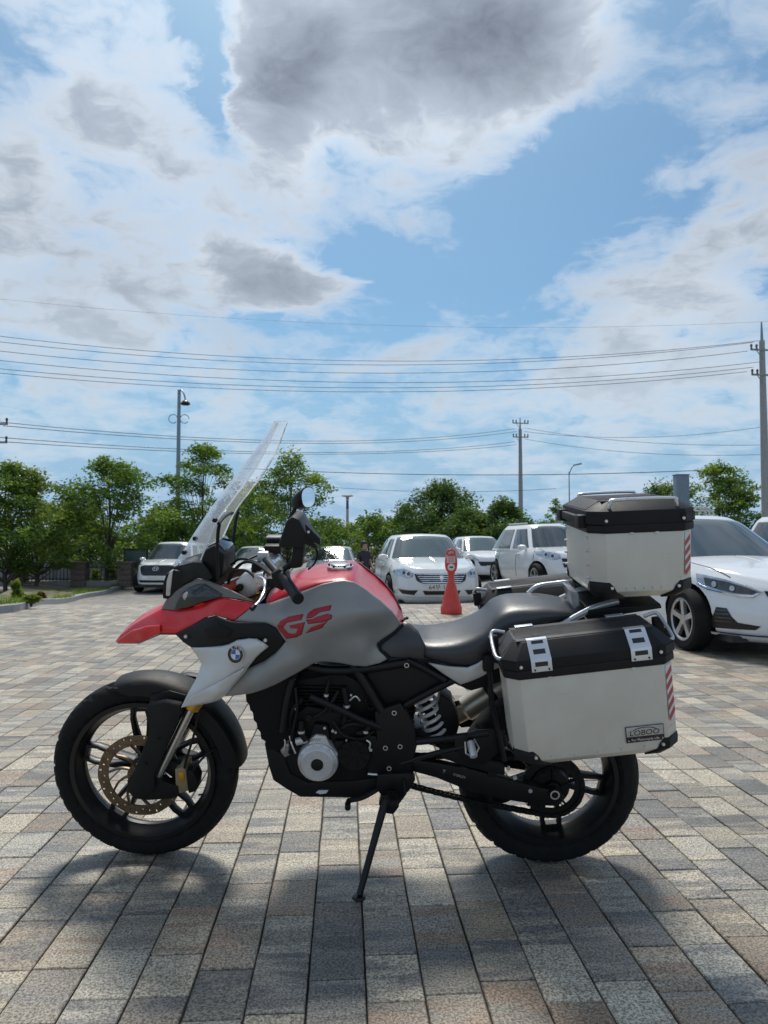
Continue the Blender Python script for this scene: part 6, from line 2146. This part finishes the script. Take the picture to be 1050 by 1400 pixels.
# leaves -------------------------------------------------------------
def mat_leaf(name, dark, light, yellow):
    if name in MATS:
        return MATS[name]
    m = bpy.data.materials.new(name)
    m.use_nodes = True
    t = NT(m.node_tree)
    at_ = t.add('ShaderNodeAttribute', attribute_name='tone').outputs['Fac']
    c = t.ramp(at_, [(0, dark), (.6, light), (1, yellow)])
    d = t.add('ShaderNodeBsdfDiffuse')
    t.put(d.inputs[0], c)
    tr = t.add('ShaderNodeBsdfTranslucent')
    t.put(tr.inputs[0], t.mix(1.0, c, (1.5, 1.5, .6), blend='MULTIPLY'))
    gl = t.add('ShaderNodeBsdfGlossy')
    gl.inputs['Roughness'].default_value = .45
    t.put(gl.inputs[0], (.5, .5, .5))
    m1 = t.add('ShaderNodeMixShader')
    m1.inputs[0].default_value = .55
    t.t.links.new(d.outputs[0], m1.inputs[1])
    t.t.links.new(tr.outputs[0], m1.inputs[2])
    m2 = t.add('ShaderNodeMixShader')
    m2.inputs[0].default_value = .05
    t.t.links.new(m1.outputs[0], m2.inputs[1])
    t.t.links.new(gl.outputs[0], m2.inputs[2])
    o = t.add('ShaderNodeOutputMaterial')
    t.t.links.new(m2.outputs[0], o.inputs[0])
    MATS[name] = m
    return m


LEAF_A = mat_leaf('leaf_fresh', (.046, .100, .026), (.115, .195, .040), (.21, .28, .06))
LEAF_B = mat_leaf('leaf_dark', (.030, .070, .026), (.070, .13, .036), (.12, .175, .05))
LEAF_C = mat_leaf('leaf_yellow', (.065, .115, .02), (.14, .20, .04), (.23, .27, .06))
M_BARK = mat('bark', (.075, .06, .048), .9, var=.3, vscale=14, bump=.6, bscale=40)


def leaf_mesh(name, pts, size, m, parent, seed, flat=.5):
    """pts: (x,y,z,tone); every leaf is a folded blade"""
    rg = np.random.default_rng(seed)
    P = np.array(pts)
    n = len(P)
    th = rg.uniform(0, 2 * np.pi, n)
    up = rg.normal(0, 1, (n, 3)) * np.array([1, 1, .6]) + np.array([0, 0, flat * 2])
    up /= np.linalg.norm(up, axis=1)[:, None]
    a = np.stack([np.cos(th), np.sin(th), np.zeros(n)], 1)
    a -= up * (a * up).sum(1)[:, None]
    a /= np.maximum(np.linalg.norm(a, axis=1), 1e-6)[:, None]
    b = np.cross(up, a)
    s = size * rg.uniform(.6, 1.3, n)[:, None]
    c = P[:, :3]
    V = np.stack([c - a * s, c + b * s * .42 + up * s * .08, c + a * s, c - b * s * .42 + up * s * .08], 1).reshape(-1, 3)
    F = np.arange(n * 4).reshape(n, 4)
    me = bpy.data.meshes.new(name)
    me.from_pydata(V.tolist(), [], F.tolist())
    at_ = me.attributes.new('tone', 'FLOAT', 'FACE')
    at_.data.foreach_set('value', np.clip(P[:, 3] + rg.normal(0, .13, n), 0, 1))
    me.materials.append(m)
    o = bpy.data.objects.new(name, me)
    COL.objects.link(o)
    o.parent = parent
    return o


def tree(label, x, y, h, rad, seed, leaf, trunk_h=.28, size=.075, dens=1.0, layered=True, group='trees at the back of the car park', zbase=None, lean=0.0, tr=.085, top_sparse=True):
    rnd = random.Random(seed)
    z0 = gz(x, y) if zbase is None else zbase
    o = empty('tree', (x, y, z0))
    tag(o, label, 'tree', group)
    g = G()
    th = h * trunk_h
    tp = [(0, 0, -.1), (rnd.uniform(-.05, .05), 0, th * .6), (lean * .3 + rnd.uniform(-.08, .08), rnd.uniform(-.05, .05), th), (lean * .7 + rnd.uniform(-.2, .2), rnd.uniform(-.15, .15), h * .62), (lean + rnd.uniform(-.2, .2), 0, h * .93)]
    tc_ = crom(tp, 5)
    g.tube(tc_, [lerp(tr, tr * .16, (i / (len(tc_) - 1)) ** .8) for i in range(len(tc_))], 9)
    # clumps of foliage through the crown's volume, each carried by a bough
    nc = int(46 * dens)
    pts = []
    ht = h - th
    for i in range(nc):
        f = rnd.random() ** .85
        prof = (math.sin(math.pi * min(1, .16 + .80 * f)) ** .75) * (1.0 if f < .7 else lerp(1, .55, (f - .7) / .3))
        an = rnd.uniform(0, 2 * math.pi)
        rr = rad * prof * rnd.uniform(.35, 1.12)
        k = min(len(tc_) - 1, int((.28 + .62 * f) * (len(tc_) - 1)))
        ax_ = Vector(tc_[k])
        c = Vector((ax_.x + rr * math.cos(an), ax_.y + rr * math.sin(an), th * .85 + ht * f + rnd.uniform(-.15, .15)))
        if i % 2 == 0:
            m_ = ax_.lerp(c, .5) + Vector((0, 0, -.12 * rr))
            br = crom([Vector(tc_[max(2, k - 3)]), m_, c], 3)
            r0 = tr * .30 * (1.1 - f * .7)
            g.tube(br, [lerp(r0, r0 * .2, q / (len(br) - 1)) for q in range(len(br))], 5)
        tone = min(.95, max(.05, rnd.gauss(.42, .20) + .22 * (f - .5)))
        rx = rad * rnd.uniform(.17, .33)
        rz = rx * (rnd.uniform(.35, .62) if layered else rnd.uniform(.6, .9))
        ns = int(rnd.uniform(70, 120) * min(1.6, (rx / size / 5) ** 1.2))
        for _ in range(ns):
            v = Vector((rnd.gauss(0, 1), rnd.gauss(0, 1), rnd.gauss(0, 1)))
            v = v.normalized() * (rnd.random() ** .5)
            v *= rnd.choice((1, 1, 1, 1.25))
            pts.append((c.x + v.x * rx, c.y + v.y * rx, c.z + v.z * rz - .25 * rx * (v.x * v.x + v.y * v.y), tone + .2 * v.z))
    g.out('trunk', M_BARK, o, sharp=60)
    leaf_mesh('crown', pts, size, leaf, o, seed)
    return o


def ptop(v, y, u=525):
    return 0


TREES = [
    ('leafy tree cut by the left edge of the picture', [(-12.0285,26,4.1022)][0], 2.1, 1, LEAF_A, .20, 1.5, True),
    ('broad bright tree with low boughs second from the left edge', [(-11.2124,26.5,3.8443)][0], 2.0, 2, LEAF_C, .18, 1.8, True),
    ('tree with open layered crown just left of the lamp post', [(-9.1439,28,4.6413)][0], 2.1, 3, LEAF_A, .22, 1.7, True),
    ('slim tree directly right of the lamp post', [(-5.9943,31,5.4296)][0], 2.1, 4, LEAF_A, .18, 1.9, True),
    ('tree behind the windscreen and far mirror', [(-2.4743,30,4.9439)][0], 2.1, 5, LEAF_A, .18, 1.8, True)]
for lab, p, rad, sd, lf, thk, dn, ly in TREES:
    tree(lab, p[0], p[1], p[2] - gz(p[0], p[1]), rad, sd, lf, thk, dens=dn, layered=ly)
p = [(6.2397,46,4.9414)][0]
tree('large round dark tree behind the pearl saloon', p[0], 46, p[2] - gz(p[0], 46), 2.9, 21, LEAF_B, .2, size=.11, dens=2.4, layered=False, tr=.2)
p = [(4.1084,48,3.7026)][0]
tree('small pale green tree left of the large round tree', p[0], 48, p[2] - gz(p[0], 48), 1.6, 22, LEAF_A, .15, size=.10, dens=1.0, layered=False)
p = [(9.071,40,3.2887)][0]
tree('low dark tree below the distant utility pole', p[0], 40, p[2] - gz(p[0], 40), 2.2, 23, LEAF_B, .1, size=.10, dens=2.0, layered=False)
p = [(7.3155,42,2.9536)][0]
tree('dark tree filling the gap behind the pearl saloon roof', p[0], 42, p[2] - gz(p[0], 42), 2.2, 28, LEAF_B, .1, size=.10, dens=1.8, layered=False)
p = [(13.0995,44,3.7914)][0]
tree('small tree between the distant pole and the top case', p[0], 44, p[2] - gz(p[0], 44), 1.2, 24, LEAF_A, .15, size=.09, dens=1.0, layered=False)
p = [(18.5043,34,5.0941)][0]
tree('bright green tree right of the steel post', p[0], 34, p[2] - gz(p[0], 34), 2.0, 25, LEAF_A, .2, size=.085, dens=1.7, layered=True)
p = [(17.1475,38,4.3307)][0]
tree('low tree left of the steel post behind the top case', p[0], 38, p[2] - gz(p[0], 38), 2.2, 26, LEAF_B, .15, size=.09, dens=1.4, layered=False)
p = [(18.8196,31,3.761)][0]
tree('tree at the right edge beside the tall pole', p[0], 33, p[2] - gz(p[0], 33), 1.4, 27, LEAF_A, .15, size=.085, dens=1.2, layered=True)
p = [(1.5235,45,2.9768)][0]
tree('bushy tree behind the silver car', p[0], 45, p[2] - gz(p[0], 45), 1.7, 29, LEAF_A, .1, size=.10, dens=1.4, layered=False)
p = [(-0.3731,36,2.2314)][0]
tree('young pale tree right of the park lamp', p[0] - .2, 36, p[2] - gz(p[0], 36), 1.3, 30, LEAF_C, .1, size=.08, dens=1.1, layered=False)
p = [(-4.7668,34,3.9721)][0]
tree('dense tree between the lamp post and the windscreen tree', p[0], 36, p[2] - gz(p[0], 36), 1.8, 31, LEAF_B, .15, size=.09, dens=1.6, layered=False)
p = [(-7.8195,30,2.7038)][0]
tree('bushy tree behind the white SUV at left', p[0], 31, p[2] - gz(p[0], 31), 1.7, 32, LEAF_A, .1, size=.08, dens=1.3, layered=False)
p = [(-12.3819,33,3.5184)][0]
tree('dark tree behind the bright left trees', p[0], 34, p[2] - gz(p[0], 34), 2.2, 33, LEAF_B, .12, size=.09, dens=1.8, layered=False)

# the far wood: one dark mass
rw_ = random.Random(5)
pts = []
for i in range(560):
    cx_ = rw_.uniform(-95, 105)
    cy_ = rw_.uniform(62, 72)
    hh_ = rw_.uniform(1.2, 3.4) + .6 * math.sin(cx_ * .3)
    rr = rw_.uniform(1.0, 2.2)
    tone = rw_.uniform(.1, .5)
    for _ in range(110):
        v = Vector((rw_.gauss(0, 1), rw_.gauss(0, 1), rw_.gauss(0, 1))).normalized() * (rw_.random() ** .4)
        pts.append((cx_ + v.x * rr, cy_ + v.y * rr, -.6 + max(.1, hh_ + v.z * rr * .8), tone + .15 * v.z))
wood = leaf_mesh('far_wood', pts, .26, LEAF_B, None, 77)
tag(wood, 'dark belt of trees on the horizon behind everything', 'wood', kind='stuff')

# shrubs by the kerb
def shrub(label, x, y, h, r, seed, leaf, size=.04, n=1500):
    rnd = random.Random(seed)
    o = empty('shrub', (x, y, gz(x, y) + .09))
    tag(o, label, 'shrub', 'shrubs in the planting bed')
    g = G()
    for k in range(5):
        a = k * 1.3 + rnd.random()
        g.tube([(0, 0, -.05), (r * .3 * math.cos(a), r * .3 * math.sin(a), h * .45), (r * .45 * math.cos(a), r * .45 * math.sin(a), h * .85)], [.014, .010, .004], 5)
    g.out('stems', M_BARK, o)
    pts = []
    cl_ = [(rnd.uniform(-.6, .6) * r, rnd.uniform(-.6, .6) * r, rnd.uniform(.2, .9) * h) for _ in range(26)]
    for _ in range(n):
        c = rnd.choice(cl_)
        s = r * .38 * (1.1 - .5 * c[2] / h)
        z = c[2] + rnd.gauss(0, h * .07)
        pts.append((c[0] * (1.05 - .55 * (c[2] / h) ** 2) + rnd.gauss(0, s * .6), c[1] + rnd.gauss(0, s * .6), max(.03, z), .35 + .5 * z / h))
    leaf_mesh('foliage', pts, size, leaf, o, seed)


SH = [(-8.2405,18.0219),(-5.5087,12.5044),(-8.5621,20.2312),(-9.8131,28.4276),(-9.0268,27.0816),(-9.0379,27.9393),(-8.8999,28.3778),(-8.9065,29.3205),(-8.8217,29.8171),(-8.5137,22.8585)]
for (px_, lab, h_, r_, sd, lf) in ((SH[0], 'upright yellow-green shrub at the left edge', .52, .15, 41, LEAF_C), (SH[1], 'low tuft beside the kerb at the left edge', .16, .16, 42, LEAF_C),
                                   (SH[2], 'small reddish shrub right of the upright one', .20, .13, 43, mat_leaf('leaf_red', (.07, .05, .03), (.15, .075, .045), (.13, .12, .04))),
                                   (SH[3], 'leftmost clipped shrub beside the stone pillar', .62, .24, 44, LEAF_C), (SH[5], 'middle clipped shrub between pillar and white SUV', .78, .30, 45, LEAF_C),
                                   (SH[7], 'right clipped shrub next to the white SUV', .72, .30, 46, LEAF_C), (SH[8], 'clipped shrub touching the white SUV', .62, .3, 47, LEAF_A)):
    shrub(lab, px_[0], px_[1] + .35, h_, r_, sd, lf)
# grass along the bed
rg_ = random.Random(9)
gv, gf, gt = [], [], []
for i in range(5200):
    j = rg_.randint(0, 34)
    (x0, y0), (x1, y1) = kc[j], kc[j + 1]
    t = rg_.random()
    d = .2 + rg_.random() ** 2 * 3.2
    x, y = lerp(x0, x1, t) - d * .35, lerp(y0, y1, t) + d
    if math.sin(x * 2.1) + math.sin(y * 1.7 + x) < .25:
        continue
    z = gz(x, y) + .09
    a = rg_.uniform(0, 6.28)
    h_ = rg_.uniform(.05, .20)
    w = .008
    k = len(gv)
    gv += [(x - w * math.cos(a), y - w * math.sin(a), z), (x + w * math.cos(a), y + w * math.sin(a), z), (x + rg_.gauss(0, .04), y + rg_.gauss(0, .04), z + h_)]
    gf.append((k, k + 1, k + 2))
    gt.append(rg_.random())
me = bpy.data.meshes.new('grass')
me.from_pydata(gv, [], gf)
me.attributes.new('tone', 'FLOAT', 'FACE').data.foreach_set('value', gt)
me.materials.append(LEAF_C)
gr_ = bpy.data.objects.new('grass', me)
COL.objects.link(gr_)
tag(gr_, 'short grass growing in the planting bed by the kerb', 'grass', kind='stuff')

# stone pillars and railing behind the bed
M_STONE = mat('pillar_stone', (.16, .13, .105), .9, var=.25, vscale=12, bump=.6, bscale=30)
M_IRON = mat('railing_iron', (.03, .03, .032), .5)
M_WALL = mat('road_wall_concrete', (.26, .26, .27), .85, var=.12, bump=.2, bscale=20)
YF = 27.5
PIL = [(-14.8005,27.5,-0.4635),(-12.2421,27.5,-0.4718),(-10.0085,27.5,-0.479),(-8.2995,27.5,-0.4845)]
zf = gz(-8, YF) + .1
for i, p in enumerate(PIL):
    o = empty('stone_pillar', (p[0], YF, zf))
    lab = ('stone pillar of the railing beyond the left edge', 'stone pillar of the railing near the left edge', 'stone pillar of the railing left of the clipped shrubs', 'stone pillar hidden behind the white SUV', 'stone pillar of the railing right of the white SUV')[i]
    tag(o, lab, 'pillar', 'stone pillars of the railing')
    rs = random.Random(i)
    for k in range(4):
        w = .52 + rs.uniform(-.015, .015)
        G().box((rs.uniform(-.01, .01), 0, .11 + k * .215), (w, .50, .205)).out('stone_block', M_STONE, o, bevel=.015)
    G().box((0, 0, .895), (.62, .60, .08)).out('cap_stone', M_STONE, o, bevel=.02)
fnc = empty('railing', (0, YF, zf))
tag(fnc, 'low dark iron railing between the stone pillars at left', 'railing')
for i in range(len(PIL) - 1):
    x0, x1 = PIL[i][0] + .27, PIL[i + 1][0] - .27
    G().box(((x0 + x1) / 2, 0, .10), (x1 - x0, .28, .2)).out('plinth', M_WALL, fnc, bevel=.01)
    for z in (.27, .72):
        G().box(((x0 + x1) / 2, 0, z), (x1 - x0, .04, .045)).out('rail', M_IRON, fnc)
    n = int((x1 - x0) / .13)
    for k in range(n):
        x = x0 + (k + .5) * (x1 - x0) / n
        G().cyl((x, 0, .2), (x, 0, .82), .016, 6, .012).out('baluster', M_IRON, fnc)
# road wall behind the railing
a, b = [(-19.376,33,0.2703),(-8.5669,33,0.3213)]
wl = empty('road_wall', (0, 33, -.6))
tag(wl, 'long low concrete wall along the road behind the railing', 'wall')
n = 12
for k in range(n):
    x0, x1 = lerp(a[0], b[0], k / n), lerp(a[0], b[0], (k + 1) / n)
    G().box(((x0 + x1) / 2, 0, .40), (x1 - x0 - .02, .2, .80)).out('wall_panel', M_WALL, wl, bevel=.015)
    G().box(((x0 + x1) / 2, 0, .84), (x1 - x0 - .02, .28, .07)).out('coping', M_WALL, wl, bevel=.015)
# small signboard left of the white SUV
a = [(-8.4713,28,0.839),(-7.6828,28,0.1605)]
sg = empty('notice_board', ((a[0][0] + a[1][0]) / 2, 28, gz(a[0][0], 28)))
tag(sg, 'dark framed notice board left of the white SUV', 'notice board')
wd_, zt_ = a[1][0] - a[0][0], a[0][2] - gz(a[0][0], 28)
zb_ = a[1][2] - gz(a[0][0], 28)
G().box((0, 0, (zt_ + zb_) / 2), (wd_, .06, zt_ - zb_)).out('panel', mat('board_teal', (.07, .12, .12), .4), sg, bevel=.01)
G().box((0, 0, zt_ + .03), (wd_ + .15, .14, .07)).out('board_roof', M_CBLK, sg, bevel=.01)
for s in (-1, 1):
    G().box((s * (wd_ / 2 + .03), 0, zt_ / 2), (.07, .07, zt_)).out('board_post', M_CBLK, sg, bevel=.006)
